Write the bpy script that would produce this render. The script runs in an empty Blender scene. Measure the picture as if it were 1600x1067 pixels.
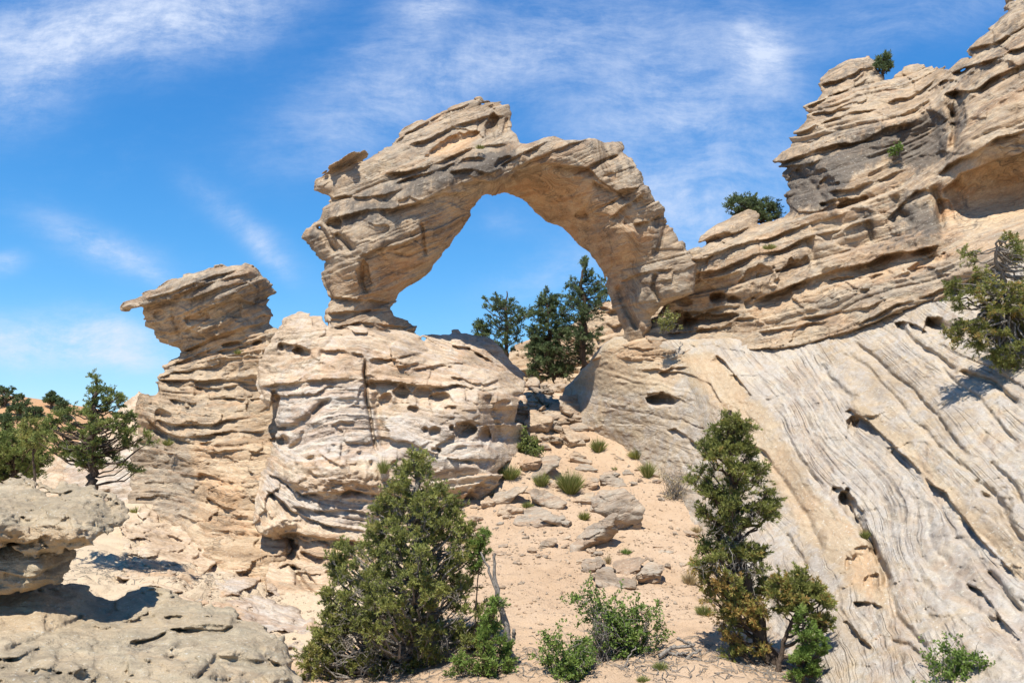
import bpy, math, random, time
import numpy as np
from concurrent.futures import ThreadPoolExecutor
T0 = time.time()
scn = bpy.context.scene
COL = scn.collection
F = 1208.0                       # focal length in photograph pixels (1600 wide)
PITCH = math.radians(5.5)
CP, SP = math.cos(PITCH), math.sin(PITCH)

def W(u, v, Y):
    """world point on the sight line of photo pixel (u, v) at northing Y"""
    a = (np.asarray(u, float) - 800) / F
    b = (533.5 - np.asarray(v, float)) / F
    dy = CP - b * SP
    t = Y / dy
    return np.stack([a * t, Y + 0 * a, (SP + b * CP) * t], -1)

def proj(x, y, z):
    d = y * CP + z * SP
    d = np.maximum(d, 0.5)
    return 800 + F * x / d, 533.5 - F * (z * CP - y * SP) / d

def P(s):
    """'u,v u,v ...' -> array of points"""
    return np.array([[float(c) for c in p.split(',')] for p in s.split()])

# ---------------------------------------------------------------- noise
_r = np.random.default_rng(11)
L3 = _r.random((64, 64, 64), dtype=np.float32) * 2 - 1
L2 = _r.random((256, 256), dtype=np.float32) * 2 - 1
L3f, L2f = L3.ravel(), L2.ravel()

def n3(x, y, z):
    xi = np.floor(x); yi = np.floor(y); zi = np.floor(z)
    fx = x - xi; fy = y - yi; fz = z - zi
    fx = fx * fx * (3 - 2 * fx); fy = fy * fy * (3 - 2 * fy); fz = fz * fz * (3 - 2 * fz)
    xi = xi.astype(np.int32) & 63; yi = yi.astype(np.int32) & 63; zi = zi.astype(np.int32) & 63
    x1 = (xi + 1) & 63; y1 = ((yi + 1) & 63) << 6; z1 = (zi + 1) & 63
    X0 = xi << 12; X1 = x1 << 12; Y0 = yi << 6
    g = L3f.take
    a = g(X0 + Y0 + zi); b = g(X0 + Y0 + z1); c = g(X0 + y1 + zi); d = g(X0 + y1 + z1)
    e = g(X1 + Y0 + zi); f = g(X1 + Y0 + z1); h = g(X1 + y1 + zi); k = g(X1 + y1 + z1)
    a = a + (b - a) * fz; c = c + (d - c) * fz; e = e + (f - e) * fz; h = h + (k - h) * fz
    a = a + (c - a) * fy; e = e + (h - e) * fy
    return a + (e - a) * fx

def n2(x, y):
    xi = np.floor(x); yi = np.floor(y)
    fx = x - xi; fy = y - yi
    fx = fx * fx * (3 - 2 * fx); fy = fy * fy * (3 - 2 * fy)
    xi = xi.astype(np.int64) & 255; yi = yi.astype(np.int64) & 255
    x1 = ((xi + 1) & 255) << 8; y1 = (yi + 1) & 255; xi = xi << 8
    a = L2f[xi + yi]; b = L2f[xi + y1]; c = L2f[x1 + yi]; d = L2f[x1 + y1]
    a = a + (b - a) * fy; c = c + (d - c) * fy
    return a + (c - a) * fx

def fbm2(x, y, o=4):
    s = 0; a = 1.0; t = 0
    for i in range(o):
        s = s + a * n2(x + 37.3 * i, y + 11.7 * i); t += a; a *= .5; x = x * 2.03; y = y * 2.03
    return s / t

# ---------------------------------------------------------------- 2D helpers
def rbf(pts, vals, U, V, sm=0.0, size=None):
    """smooth interpolation through scattered values (kernel r, affine tail)"""
    pts = np.asarray(pts, float); vals = np.asarray(vals, float); n = len(pts)
    d = np.hypot(pts[:, None, 0] - pts[None, :, 0], pts[:, None, 1] - pts[None, :, 1])
    c2 = 25.0 if size is None else size
    K = np.sqrt(d * d + c2 * c2)
    A = np.zeros((n + 3, n + 3)); A[:n, :n] = K - sm * np.eye(n)
    A[:n, n] = 1; A[:n, n + 1:] = pts; A[n, :n] = 1; A[n + 1:, :n] = pts.T
    w = np.linalg.solve(A, np.concatenate([vals, [0, 0, 0]]))
    out = w[n] + w[n + 1] * U + w[n + 2] * V
    for i in range(n):
        out = out + w[i] * np.sqrt((U - pts[i, 0]) ** 2 + (V - pts[i, 1]) ** 2 + c2 * c2)
    return out

def sdpoly(poly, U, V):
    d = np.full(U.shape, 1e9); s = np.ones(U.shape, bool)
    n = len(poly)
    for i in range(n):
        ax, ay = poly[i]; bx, by = poly[(i + 1) % n]
        ex, ey = bx - ax, by - ay
        wx, wy = U - ax, V - ay
        t = np.clip((wx * ex + wy * ey) / (ex * ex + ey * ey + 1e-9), 0, 1)
        d = np.minimum(d, (wx - ex * t) ** 2 + (wy - ey * t) ** 2)
        c = ((ay > V) != (by > V))
        if ey != 0:
            s ^= c & (U < ex * (V - ay) / ey + ax)
    return np.where(s, 1, -1) * np.sqrt(d)       # negative inside

def sdline(line, U, V):
    """distance to an open polyline, signed (+ below it), and arc position 0..1"""
    L = np.hypot(*np.diff(line, axis=0).T); cum = np.concatenate([[0], np.cumsum(L)]); tot = cum[-1]
    best = np.full(U.shape, 1e9); sg = np.ones(U.shape); pos = np.zeros(U.shape)
    for i in range(len(line) - 1):
        ax, ay = line[i]; bx, by = line[i + 1]
        ex, ey = bx - ax, by - ay
        wx, wy = U - ax, V - ay
        t = np.clip((wx * ex + wy * ey) / (ex * ex + ey * ey + 1e-9), 0, 1)
        q = (wx - ex * t) ** 2 + (wy - ey * t) ** 2
        m = q < best
        best = np.where(m, q, best)
        sg = np.where(m, np.sign(ex * wy - ey * wx), sg)
        pos = np.where(m, (cum[i] + t * L[i]) / tot, pos)
    return np.sqrt(best) * sg, pos

def up2(small, step, H, Wd):
    """bilinear enlargement of a coarse map"""
    ys = np.arange(H) / step; xs = np.arange(Wd) / step
    y0 = np.minimum(ys.astype(int), small.shape[0] - 2); x0 = np.minimum(xs.astype(int), small.shape[1] - 2)
    fy = (ys - y0)[:, None]; fx = (xs - x0)[None, :]
    a = small[y0][:, x0]; b = small[y0][:, x0 + 1]; c = small[y0 + 1][:, x0]; d = small[y0 + 1][:, x0 + 1]
    return (a * (1 - fx) + b * fx) * (1 - fy) + (c * (1 - fx) + d * fx) * fy

def sstep(a, b, x):
    t = np.clip((x - a) / (b - a), 0, 1)
    return t * t * (3 - 2 * t)

def strata(b, lat, seed, thick=14, amp=.12, block=120, groove=.06, gw=1.6, tilt=.0, spread=.75, rough=.22, saw=None):
    amp = amp * .72; groove = groove * .8
    """relief of a pile of beds: every bed juts by its own amount, changes along its length, and is parted by a groove"""
    rg = np.random.default_rng(seed)
    b0, b1 = b.min() - 5, b.max() + 5
    n = int((b1 - b0) / thick * 1.6) + 12
    bd = b0 + np.cumsum(thick * np.exp(rg.normal(-.15, spread, n)))
    bd = np.concatenate([[b0 - thick], bd])
    i = np.clip(np.searchsorted(bd, b), 1, len(bd) - 1)
    t0 = bd[i - 1]; t1 = bd[i]; th = t1 - t0; uu = (b - t0) / th
    e = np.minimum(b - t0, t1 - b)
    K = 64
    R = rg.normal(0, 1, (len(bd), K)); off = rg.random(len(bd)) * K; sc = np.exp(rg.normal(0, .4, len(bd)))
    base = rg.normal(0, .7, len(bd)); tl = rg.normal(0, 1, len(bd))
    s = lat / block * sc[i] + off[i]
    k = np.floor(s); fr = s - k; k = k.astype(int)
    w = sstep(.5 - rough * .5, .5 + rough * .5, fr)
    pr = R[i, k % K] * (1 - w) + R[i, (k + 1) % K] * w
    live = np.clip(.35 + 1.0 * n2(lat / (block * .8) + off[i] * 3.1, i * 1.7), 0, 1)
    out = amp * np.tanh(.6 * pr + .7 * base[i]) * np.minimum(1, th / thick + .3)
    out = out - groove * live * np.exp(-(e / gw) ** 2) + tilt * tl[i] * (uu - .5)
    sw = (1.0 * amp if saw is None else saw) * np.clip(.8 + .9 * n2(lat / (block * .6) + off[i] * 5.3, i * 2.9 + 7), 0, 1.4)
    return out + sw * (uu - .45) * np.minimum(1, th / thick + .25) - .10 * amp * (np.abs(2 * uu - 1) ** 4)

# ---------------------------------------------------------------- sparse surface nets
def surface_nets(fn, lo, hi, h, B=20, coarse=5):
    lo = np.asarray(lo, float); nb = np.maximum(1, np.ceil((np.asarray(hi) - lo) / (B * h)).astype(int))
    cs = B * h / coarse
    gx = [lo[a] + np.arange(nb[a] * coarse + 1) * cs for a in range(3)]
    cf = np.empty([len(g) for g in gx], np.float32)
    def crow(ix):
        Y, Z = np.meshgrid(gx[1], gx[2], indexing='ij')
        cf[ix] = fn(np.full(Y.shape, gx[0][ix]), Y, Z)
    with ThreadPoolExecutor(4) as ex:
        list(ex.map(crow, range(len(gx[0]))))
    act = []
    thr = cs * 1.0
    for bx in range(nb[0]):
        sx = cf[bx * coarse:(bx + 1) * coarse + 1]
        for by in range(nb[1]):
            sy = sx[:, by * coarse:(by + 1) * coarse + 1]
            for bz in range(nb[2]):
                q = sy[:, :, bz * coarse:(bz + 1) * coarse + 1]
                if q.min() < thr and q.max() > -thr:
                    act.append((bx, by, bz))
    ar = np.arange(-1, B + 1)
    N = (nb * B + 4).astype(np.int64)
    def work(blk):
        bx, by, bz = blk
        xs = lo[0] + (bx * B + ar) * h; ys = lo[1] + (by * B + ar) * h; zs = lo[2] + (bz * B + ar) * h
        X, Y, Z = np.meshgrid(xs, ys, zs, indexing='ij')
        f = fn(X, Y, Z).astype(np.float32)
        ins = f < 0
        if ins.all() or not ins.any():
            return None
        c = [f[i:B + 1 + i, j:B + 1 + j, k:B + 1 + k] for i in (0, 1) for j in (0, 1) for k in (0, 1)]
        cnt = sum((q < 0).astype(np.int8) for q in c)
        m = (cnt > 0) & (cnt < 8)
        if not m.any():
            return None
        ci, cj, ck = np.nonzero(m)
        cv = [q[m] for q in c]
        sp = np.zeros((len(ci), 3)); sn = np.zeros(len(ci))
        offs = [(i, j, k) for i in (0, 1) for j in (0, 1) for k in (0, 1)]
        for a in range(8):
            for ax in range(3):
                if offs[a][ax] == 0:
                    b2 = a + (4, 2, 1)[ax]
                    fa, fb = cv[a], cv[b2]
                    cr = (fa < 0) != (fb < 0)
                    t = np.where(cr, fa / (fa - fb + 1e-20), 0)
                    q = np.array(offs[a], float)[None, :].repeat(len(ci), 0)
                    q[:, ax] += t
                    sp += q * cr[:, None]; sn += cr
        v = sp / sn[:, None]
        gi = np.stack([bx * B + ci - 1, by * B + cj - 1, bz * B + ck - 1], 1)
        pos = lo + (v + gi) * h
        ids = ((gi[:, 0] + 1) * N[1] + gi[:, 1] + 1) * N[2] + gi[:, 2] + 1
        def cid(i, j, k):
            return ((bx * B + i) * N[1] + by * B + j) * N[2] + bz * B + k     # already shifted by +1 (cell -1 -> 0)
        quads = []
        I = ins
        # cell array index of cell c is c+1 ; sample array index of point p is p+1
        core = slice(1, B + 1)
        for ax in range(3):
            a = I[core, core, core]
            sl = [core, core, core]; sl[ax] = slice(2, B + 2)
            b = I[tuple(sl)]
            d = a != b
            pi, pj, pk = np.nonzero(d)
            if len(pi) == 0:
                continue
            fl = a[d]
            pi = pi + 1; pj = pj + 1; pk = pk + 1          # shifted cell index of the cell whose low corner is this point
            if ax == 0:
                q = [cid(pi, pj - 1, pk - 1), cid(pi, pj, pk - 1), cid(pi, pj, pk), cid(pi, pj - 1, pk)]
            elif ax == 1:
                q = [cid(pi - 1, pj, pk - 1), cid(pi - 1, pj, pk), cid(pi, pj, pk), cid(pi, pj, pk - 1)]
            else:
                q = [cid(pi - 1, pj - 1, pk), cid(pi, pj - 1, pk), cid(pi, pj, pk), cid(pi - 1, pj, pk)]
            q = np.stack(q, 1)
            q[~fl] = q[~fl][:, ::-1]
            quads.append(q)
        return ids, pos, (np.concatenate(quads) if quads else np.zeros((0, 4), np.int64))
    with ThreadPoolExecutor(4) as ex:
        res = [r for r in ex.map(work, act) if r is not None]
    ids = np.concatenate([r[0] for r in res]); pos = np.concatenate([r[1] for r in res])
    q = np.concatenate([r[2] for r in res])
    uid, first = np.unique(ids, return_index=True)
    vi = np.searchsorted(uid, q)
    vi = np.minimum(vi, len(uid) - 1)
    ok = (uid[vi] == q).all(1)
    P1, vi = pos[first], vi[ok]
    lab = np.arange(len(P1))                      # drop loose crumbs: keep connected pieces of a real size
    for _ in range(400):
        m = lab[vi].min(1); old = lab.copy()
        for k in range(4): np.minimum.at(lab, vi[:, k], m)
        lab = lab[lab]; lab = lab[lab]
        if (lab == old).all(): break
    cnt = np.bincount(lab, minlength=len(P1)); keep = cnt[lab] >= max(60, cnt.max() * .02)
    vi = vi[keep[vi[:, 0]]]; mp = np.cumsum(keep) - 1
    return P1[keep], mp[vi]

# ---------------------------------------------------------------- mesh making
def np_mesh(name, verts, quads, mat=None, smooth=True, attrs=None, tris=None):
    me = bpy.data.meshes.new(name)
    nq = 0 if quads is None else len(quads); nt = 0 if tris is None else len(tris)
    me.vertices.add(len(verts)); me.vertices.foreach_set('co', np.ascontiguousarray(verts, np.float32).ravel())
    li = []
    if nq: li.append(np.asarray(quads, np.int32).ravel())
    if nt: li.append(np.asarray(tris, np.int32).ravel())
    li = np.concatenate(li)
    me.loops.add(len(li)); me.loops.foreach_set('vertex_index', li)
    me.polygons.add(nq + nt)
    st = np.concatenate([np.arange(nq) * 4, nq * 4 + np.arange(nt) * 3]).astype(np.int32)
    me.polygons.foreach_set('loop_start', st)
    if smooth:
        me.polygons.foreach_set('use_smooth', np.ones(nq + nt, bool))
    for k, a in (attrs or {}).items():
        a = np.asarray(a, np.float32)
        if a.ndim == 1:
            me.attributes.new(k, 'FLOAT', 'POINT').data.foreach_set('value', a)
        else:
            me.attributes.new(k, 'FLOAT_COLOR', 'POINT').data.foreach_set('color', np.ascontiguousarray(a).ravel())
    me.update(calc_edges=True)
    if mat: me.materials.append(mat)
    return me

def put(name, me, loc=(0, 0, 0), parent=None):
    o = bpy.data.objects.new(name, me); COL.objects.link(o)
    if parent: o.parent = parent
    o.location = loc
    return o

def tag(o, label=None, cat=None, group=None, kind=None):
    if label: o['label'] = label
    if cat: o['category'] = cat
    if group: o['group'] = group
    if kind: o['kind'] = kind
    return o

def empty(name, loc, label, cat, group=None):
    o = bpy.data.objects.new(name, None); COL.objects.link(o); o.location = loc
    o.empty_display_size = .2
    return tag(o, label, cat, group)
# ================================================================ materials
class NT:
    def __init__(s, m):
        m.use_nodes = True
        s.t = m.node_tree; s.t.nodes.clear()
    def n(s, typ, ins=None, **kw):
        q = s.t.nodes.new(typ)
        for k, v in kw.items(): setattr(q, k, v)
        for k, v in (ins or {}).items():
            if hasattr(v, 'is_output'): s.t.links.new(v, q.inputs[k])
            else: q.inputs[k].default_value = v
        return q
    def m(s, op, a, b=0.0, c=0.0, clamp=False):
        return s.n('ShaderNodeMath', {0: a, 1: b, 2: c}, operation=op, use_clamp=clamp).outputs[0]
    def mix(s, f, a, b, mode='MIX'):
        q = s.n('ShaderNodeMix', {0: f}, data_type='RGBA', blend_type=mode)
        for k, v in ((6, a), (7, b)):
            if hasattr(v, 'is_output'): s.t.links.new(v, q.inputs[k])
            else: q.inputs[k].default_value = (*v, 1) if len(v) == 3 else v
        return q.outputs[2]
    def mr(s, x, a, b, c=0.0, d=1.0, smooth=False):
        q = s.n('ShaderNodeMapRange', {0: x, 1: a, 2: b, 3: c, 4: d})
        if smooth: q.interpolation_type = 'SMOOTHSTEP'
        return q.outputs[0]
    def noise(s, vec, scale, detail=3, rough=.55, dist=0.0):
        return s.n('ShaderNodeTexNoise', {'Vector': vec, 'Scale': scale, 'Detail': detail, 'Roughness': rough, 'Distortion': dist}).outputs[0]
    def ramp(s, x, stops):
        q = s.n('ShaderNodeValToRGB', {0: x}); cr = q.color_ramp
        while len(cr.elements) > 1: cr.elements.remove(cr.elements[-1])
        cr.elements[0].position = stops[0][0]; cr.elements[0].color = (*stops[0][1], 1)
        for p, c in stops[1:]:
            e = cr.elements.new(p); e.color = (*c, 1)
        return q.outputs[0]

def rock_material(name, tan, grey, warm, lamin=26.0, bump=.5, lichen=.5, lamdark=.25, fine=1.0, crack=1.0, cs=.22, band=.8):
    """bedded sandstone: colour bands follow the attribute 'bed'; 'tint' = (grey weathering, dark varnish, fresh warm rock)"""
    m = bpy.data.materials.new(name); t = NT(m)
    geo = t.n('ShaderNodeNewGeometry'); pos = geo.outputs['Position']
    nz = t.n('ShaderNodeSeparateXYZ', {0: geo.outputs['True Normal']}).outputs[2]
    bed = t.n('ShaderNodeAttribute', attribute_name='bed').outputs['Fac']
    tint = t.n('ShaderNodeSeparateColor', {0: t.n('ShaderNodeAttribute', attribute_name='tint').outputs['Color']})
    g, d, w = tint.outputs[0], tint.outputs[1], tint.outputs[2]
    nl = t.noise(pos, .55, 3); nm = t.noise(pos, 2.3, 4, .6); nf = t.noise(pos, 14 * fine, 4, .65); nff = t.noise(pos, 48 * fine, 3, .6)
    nfs = t.noise(pos, 7 * fine, 5, .75)
    # coordinates squeezed on the bedding
    sx = t.n('ShaderNodeSeparateXYZ', {0: pos})
    bc = t.n('ShaderNodeCombineXYZ', {0: t.m('MULTIPLY', sx.outputs[0], .35), 1: t.m('MULTIPLY', sx.outputs[1], .35), 2: t.m('MULTIPLY', bed, 1.0)}).outputs[0]
    l1 = t.noise(bc, 5.0, 3, .6, .3); l2 = t.noise(bc, lamin, 2, .6, .2)
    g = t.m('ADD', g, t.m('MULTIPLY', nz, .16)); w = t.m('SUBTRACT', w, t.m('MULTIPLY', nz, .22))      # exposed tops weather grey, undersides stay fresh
    greyf = t.mr(t.m('ADD', g, t.m('MULTIPLY', t.m('SUBTRACT', nm, .5), 1.3)), .3, .75, 0, 1, True)
    warmf = t.mr(t.m('ADD', w, t.m('MULTIPLY', t.m('SUBTRACT', nl, .5), 1.1)), .25, .8, 0, 1, True)
    c = t.mix(greyf, tan, grey)
    c = t.mix(warmf, c, warm)
    c = t.mix(t.m('MULTIPLY', t.mr(l1, .38, .68, 0, 1, True), .5), c, tuple(x * y for x, y in zip(tan, (1.18, 1.2, 1.22))))
    c = t.mix(t.m('MULTIPLY', t.mr(l2, .6, .38, 0, 1, True), lamdark * 1.5), c, tuple(x * y for x, y in zip(tan, (.62, .58, .55))))
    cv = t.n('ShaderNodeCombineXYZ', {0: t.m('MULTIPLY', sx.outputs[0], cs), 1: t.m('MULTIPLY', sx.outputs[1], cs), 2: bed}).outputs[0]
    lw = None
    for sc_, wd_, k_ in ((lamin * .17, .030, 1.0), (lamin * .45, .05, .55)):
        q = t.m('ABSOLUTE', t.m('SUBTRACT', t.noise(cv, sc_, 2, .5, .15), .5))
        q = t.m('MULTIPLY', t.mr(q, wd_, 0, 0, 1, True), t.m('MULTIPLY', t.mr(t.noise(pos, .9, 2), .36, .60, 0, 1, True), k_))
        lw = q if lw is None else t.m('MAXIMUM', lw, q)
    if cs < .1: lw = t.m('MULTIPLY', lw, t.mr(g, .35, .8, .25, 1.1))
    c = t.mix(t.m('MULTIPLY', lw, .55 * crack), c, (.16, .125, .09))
    # colour changes from bed to bed: cream, pinkish tan, brown
    bv = t.n('ShaderNodeCombineXYZ', {0: t.m('MULTIPLY', sx.outputs[0], .16), 1: t.m('MULTIPLY', sx.outputs[1], .16), 2: bed}).outputs[0]
    bn = t.noise(bv, 1.5, 4, .62, .5)
    c = t.mix(band, c, t.ramp(bn, [(.28, (.50, .43, .40)), (.38, (.82, .72, .64)), (.46, (1.08, .98, .92)), (.53, (1.22, 1.20, 1.18)), (.60, (1.05, .86, .74)), (.68, (.74, .66, .60))]), 'MULTIPLY')
    # varnish / dark lichen in blotches and streaks
    sc = t.n('ShaderNodeCombineXYZ', {0: t.m('MULTIPLY', sx.outputs[0], 2.0), 1: t.m('MULTIPLY', sx.outputs[1], 2.0), 2: t.m('MULTIPLY', sx.outputs[2], .32)}).outputs[0]
    st = t.noise(sc, 1.6, 4, .65)
    dk = t.mr(t.m('ADD', d, t.m('MULTIPLY', t.m('SUBTRACT', st, .5), 1.5)), .35, .8, 0, 1, True)
    c = t.mix(t.m('MULTIPLY', dk, .82), c, (.105, .092, .078))
    # lichen specks
    sp = t.mr(nf, .60, .70, 0, 1, True); sp2 = t.mr(t.noise(pos, 21 * fine, 3, .7), .36, .27, 0, 1, True)
    c = t.mix(t.m('MULTIPLY', sp, lichen * .8), c, (.60, .57, .50))
    c = t.mix(t.m('MULTIPLY', sp2, lichen * .9), c, (.17, .15, .12))
    c = t.mix(t.m('MULTIPLY', t.mr(nfs, .57, .63, 0, 1, True), lichen * .45), c, (.50, .45, .34))
    c = t.mix(t.m('MULTIPLY', t.mr(nfs, .40, .33, 0, 1, True), lichen * .6), c, (.20, .17, .12))
    c = t.mix(1.0, c, t.ramp(nff, [(.25, (.80, .80, .80)), (.5, (1, 1, 1)), (.8, (1.12, 1.12, 1.12))]), 'MULTIPLY')
    hgt = t.m('ADD', t.m('MULTIPLY', l2, .028), t.m('ADD', t.m('MULTIPLY', nf, .035), t.m('MULTIPLY', nff, .012)))
    hgt = t.m('ADD', hgt, t.m('SUBTRACT', t.m('MULTIPLY', nm, .03), t.m('MULTIPLY', lw, .045 * crack)))
    bp = t.n('ShaderNodeBump', {'Strength': bump, 'Distance': 1.0, 'Height': hgt})
    b = t.n('ShaderNodeBsdfPrincipled', {'Base Color': c, 'Roughness': .92, 'Specular IOR Level': .12, 'Normal': bp.outputs[0]})
    t.n('ShaderNodeOutputMaterial', {0: b.outputs[0]})
    return m

TAN, GREY, WARM = (.415, .32, .21), (.26, .223, .172), (.47, .315, .18)
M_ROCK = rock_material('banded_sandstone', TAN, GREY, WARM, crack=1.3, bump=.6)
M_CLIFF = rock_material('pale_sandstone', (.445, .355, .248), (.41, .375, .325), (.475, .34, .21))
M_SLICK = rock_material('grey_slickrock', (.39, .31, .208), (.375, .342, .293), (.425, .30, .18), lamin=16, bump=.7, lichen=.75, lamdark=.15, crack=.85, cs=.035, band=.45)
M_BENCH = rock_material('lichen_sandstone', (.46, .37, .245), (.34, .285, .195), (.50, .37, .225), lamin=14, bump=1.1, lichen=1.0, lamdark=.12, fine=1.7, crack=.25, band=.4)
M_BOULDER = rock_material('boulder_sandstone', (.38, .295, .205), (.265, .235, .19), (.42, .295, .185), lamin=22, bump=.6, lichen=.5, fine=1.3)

def sand_material():
    m = bpy.data.materials.new('sand'); t = NT(m)
    pos = t.n('ShaderNodeNewGeometry').outputs['Position']
    tint = t.n('ShaderNodeSeparateColor', {0: t.n('ShaderNodeAttribute', attribute_name='tint').outputs['Color']})
    a = t.noise(pos, .5, 4); b = t.noise(pos, 3.5, 5, .65); c2 = t.noise(pos, 22, 4, .65); e = t.noise(pos, 70, 2)
    c = t.mix(t.mr(a, .3, .7), (.455, .315, .20), (.525, .385, .26))
    c = t.mix(t.m('MULTIPLY', t.mr(b, .45, .75), .5), c, (.46, .315, .19))
    # bare pale rock where tint.r is high
    rk = t.mr(t.m('ADD', tint.outputs[0], t.m('MULTIPLY', t.m('SUBTRACT', b, .5), 1.2)), .4, .7, 0, 1, True)
    c = t.mix(rk, c, (.56, .44, .30))
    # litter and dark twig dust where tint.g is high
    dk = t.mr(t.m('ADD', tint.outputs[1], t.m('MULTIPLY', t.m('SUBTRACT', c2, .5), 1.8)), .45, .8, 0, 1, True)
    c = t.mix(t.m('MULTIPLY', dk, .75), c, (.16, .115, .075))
    # red soil of the far hill
    c = t.mix(tint.outputs[2], c, t.mix(t.mr(b, .35, .65), (.44, .235, .11), (.50, .31, .17)))
    c = t.mix(t.m('MULTIPLY', t.mr(e, .62, .72, 0, 1, True), .5), c, (.34, .245, .155))
    c = t.mix(t.m('MULTIPLY', t.mr(e, .36, .28, 0, 1, True), .5), c, (.70, .58, .43))
    h = t.m('ADD', t.m('MULTIPLY', b, .10), t.m('ADD', t.m('MULTIPLY', c2, .045), t.m('MULTIPLY', e, .012)))
    bp = t.n('ShaderNodeBump', {'Strength': 1.0, 'Distance': 1.0, 'Height': h})
    bs = t.n('ShaderNodeBsdfPrincipled', {'Base Color': c, 'Roughness': .95, 'Specular IOR Level': .08, 'Normal': bp.outputs[0]})
    t.n('ShaderNodeOutputMaterial', {0: bs.outputs[0]})
    return m
M_SAND = sand_material()

def leaf_material(name, dark, light, tip, trans=.33):
    """'leaf' attribute: 0..1 per leaf"""
    m = bpy.data.materials.new(name); t = NT(m)
    a = t.n('ShaderNodeAttribute', attribute_name='leaf').outputs['Fac']
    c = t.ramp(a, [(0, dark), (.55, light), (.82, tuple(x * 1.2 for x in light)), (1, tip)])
    d = t.n('ShaderNodeBsdfPrincipled', {'Base Color': c, 'Roughness': .6, 'Specular IOR Level': .25})
    tr = t.n('ShaderNodeBsdfTranslucent', {0: c})
    mx = t.n('ShaderNodeMixShader', {0: trans, 1: d.outputs[0], 2: tr.outputs[0]})
    t.n('ShaderNodeOutputMaterial', {0: mx.outputs[0]})
    return m
M_JUN = leaf_material('juniper_needles', (.060, .080, .024), (.25, .26, .07), (.37, .31, .10))
M_PIN = leaf_material('pinyon_needles', (.055, .085, .026), (.20, .235, .065), (.30, .29, .09))
M_RUST = leaf_material('rusty_pinyon_needles', (.060, .080, .022), (.22, .23, .06), (.42, .26, .08))
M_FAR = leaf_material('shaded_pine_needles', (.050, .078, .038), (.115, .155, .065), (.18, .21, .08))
M_GRASS = leaf_material('green_ephedra_stems', (.11, .13, .03), (.22, .245, .07), (.46, .38, .17), .3)
M_BROAD = leaf_material('bright_shrub_leaves', (.065, .105, .022), (.155, .225, .045), (.27, .32, .09), .3)
M_DRY = leaf_material('dry_grass', (.26, .19, .09), (.42, .33, .18), (.5, .42, .25), .2)

def bark_material(name, c1, c2):
    m = bpy.data.materials.new(name); t = NT(m)
    pos = t.n('ShaderNodeNewGeometry').outputs['Position']
    sx = t.n('ShaderNodeSeparateXYZ', {0: pos})
    v = t.n('ShaderNodeCombineXYZ', {0: t.m('MULTIPLY', sx.outputs[0], 3.0), 1: t.m('MULTIPLY', sx.outputs[1], 3.0), 2: sx.outputs[2]}).outputs[0]
    n = t.noise(v, 12, 4, .65)
    c = t.ramp(n, [(.3, c1), (.7, c2)])
    bp = t.n('ShaderNodeBump', {'Strength': .8, 'Distance': .05, 'Height': n})
    b = t.n('ShaderNodeBsdfPrincipled', {'Base Color': c, 'Roughness': .9, 'Specular IOR Level': .1, 'Normal': bp.outputs[0]})
    t.n('ShaderNodeOutputMaterial', {0: b.outputs[0]})
    return m
M_BARK = bark_material('brown_bark', (.055, .04, .03), (.15, .11, .08))
M_DEAD = bark_material('grey_dead_wood', (.13, .11, .09), (.36, .32, .27))
# ================================================================ rock formations
def rot_pot(U, V, ang, cu=0, cv=0):
    a = math.radians(ang)
    return -(V - cv) * math.cos(a) - (U - cu) * math.sin(a), (U - cu) * math.cos(a) - (V - cv) * math.sin(a)

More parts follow.
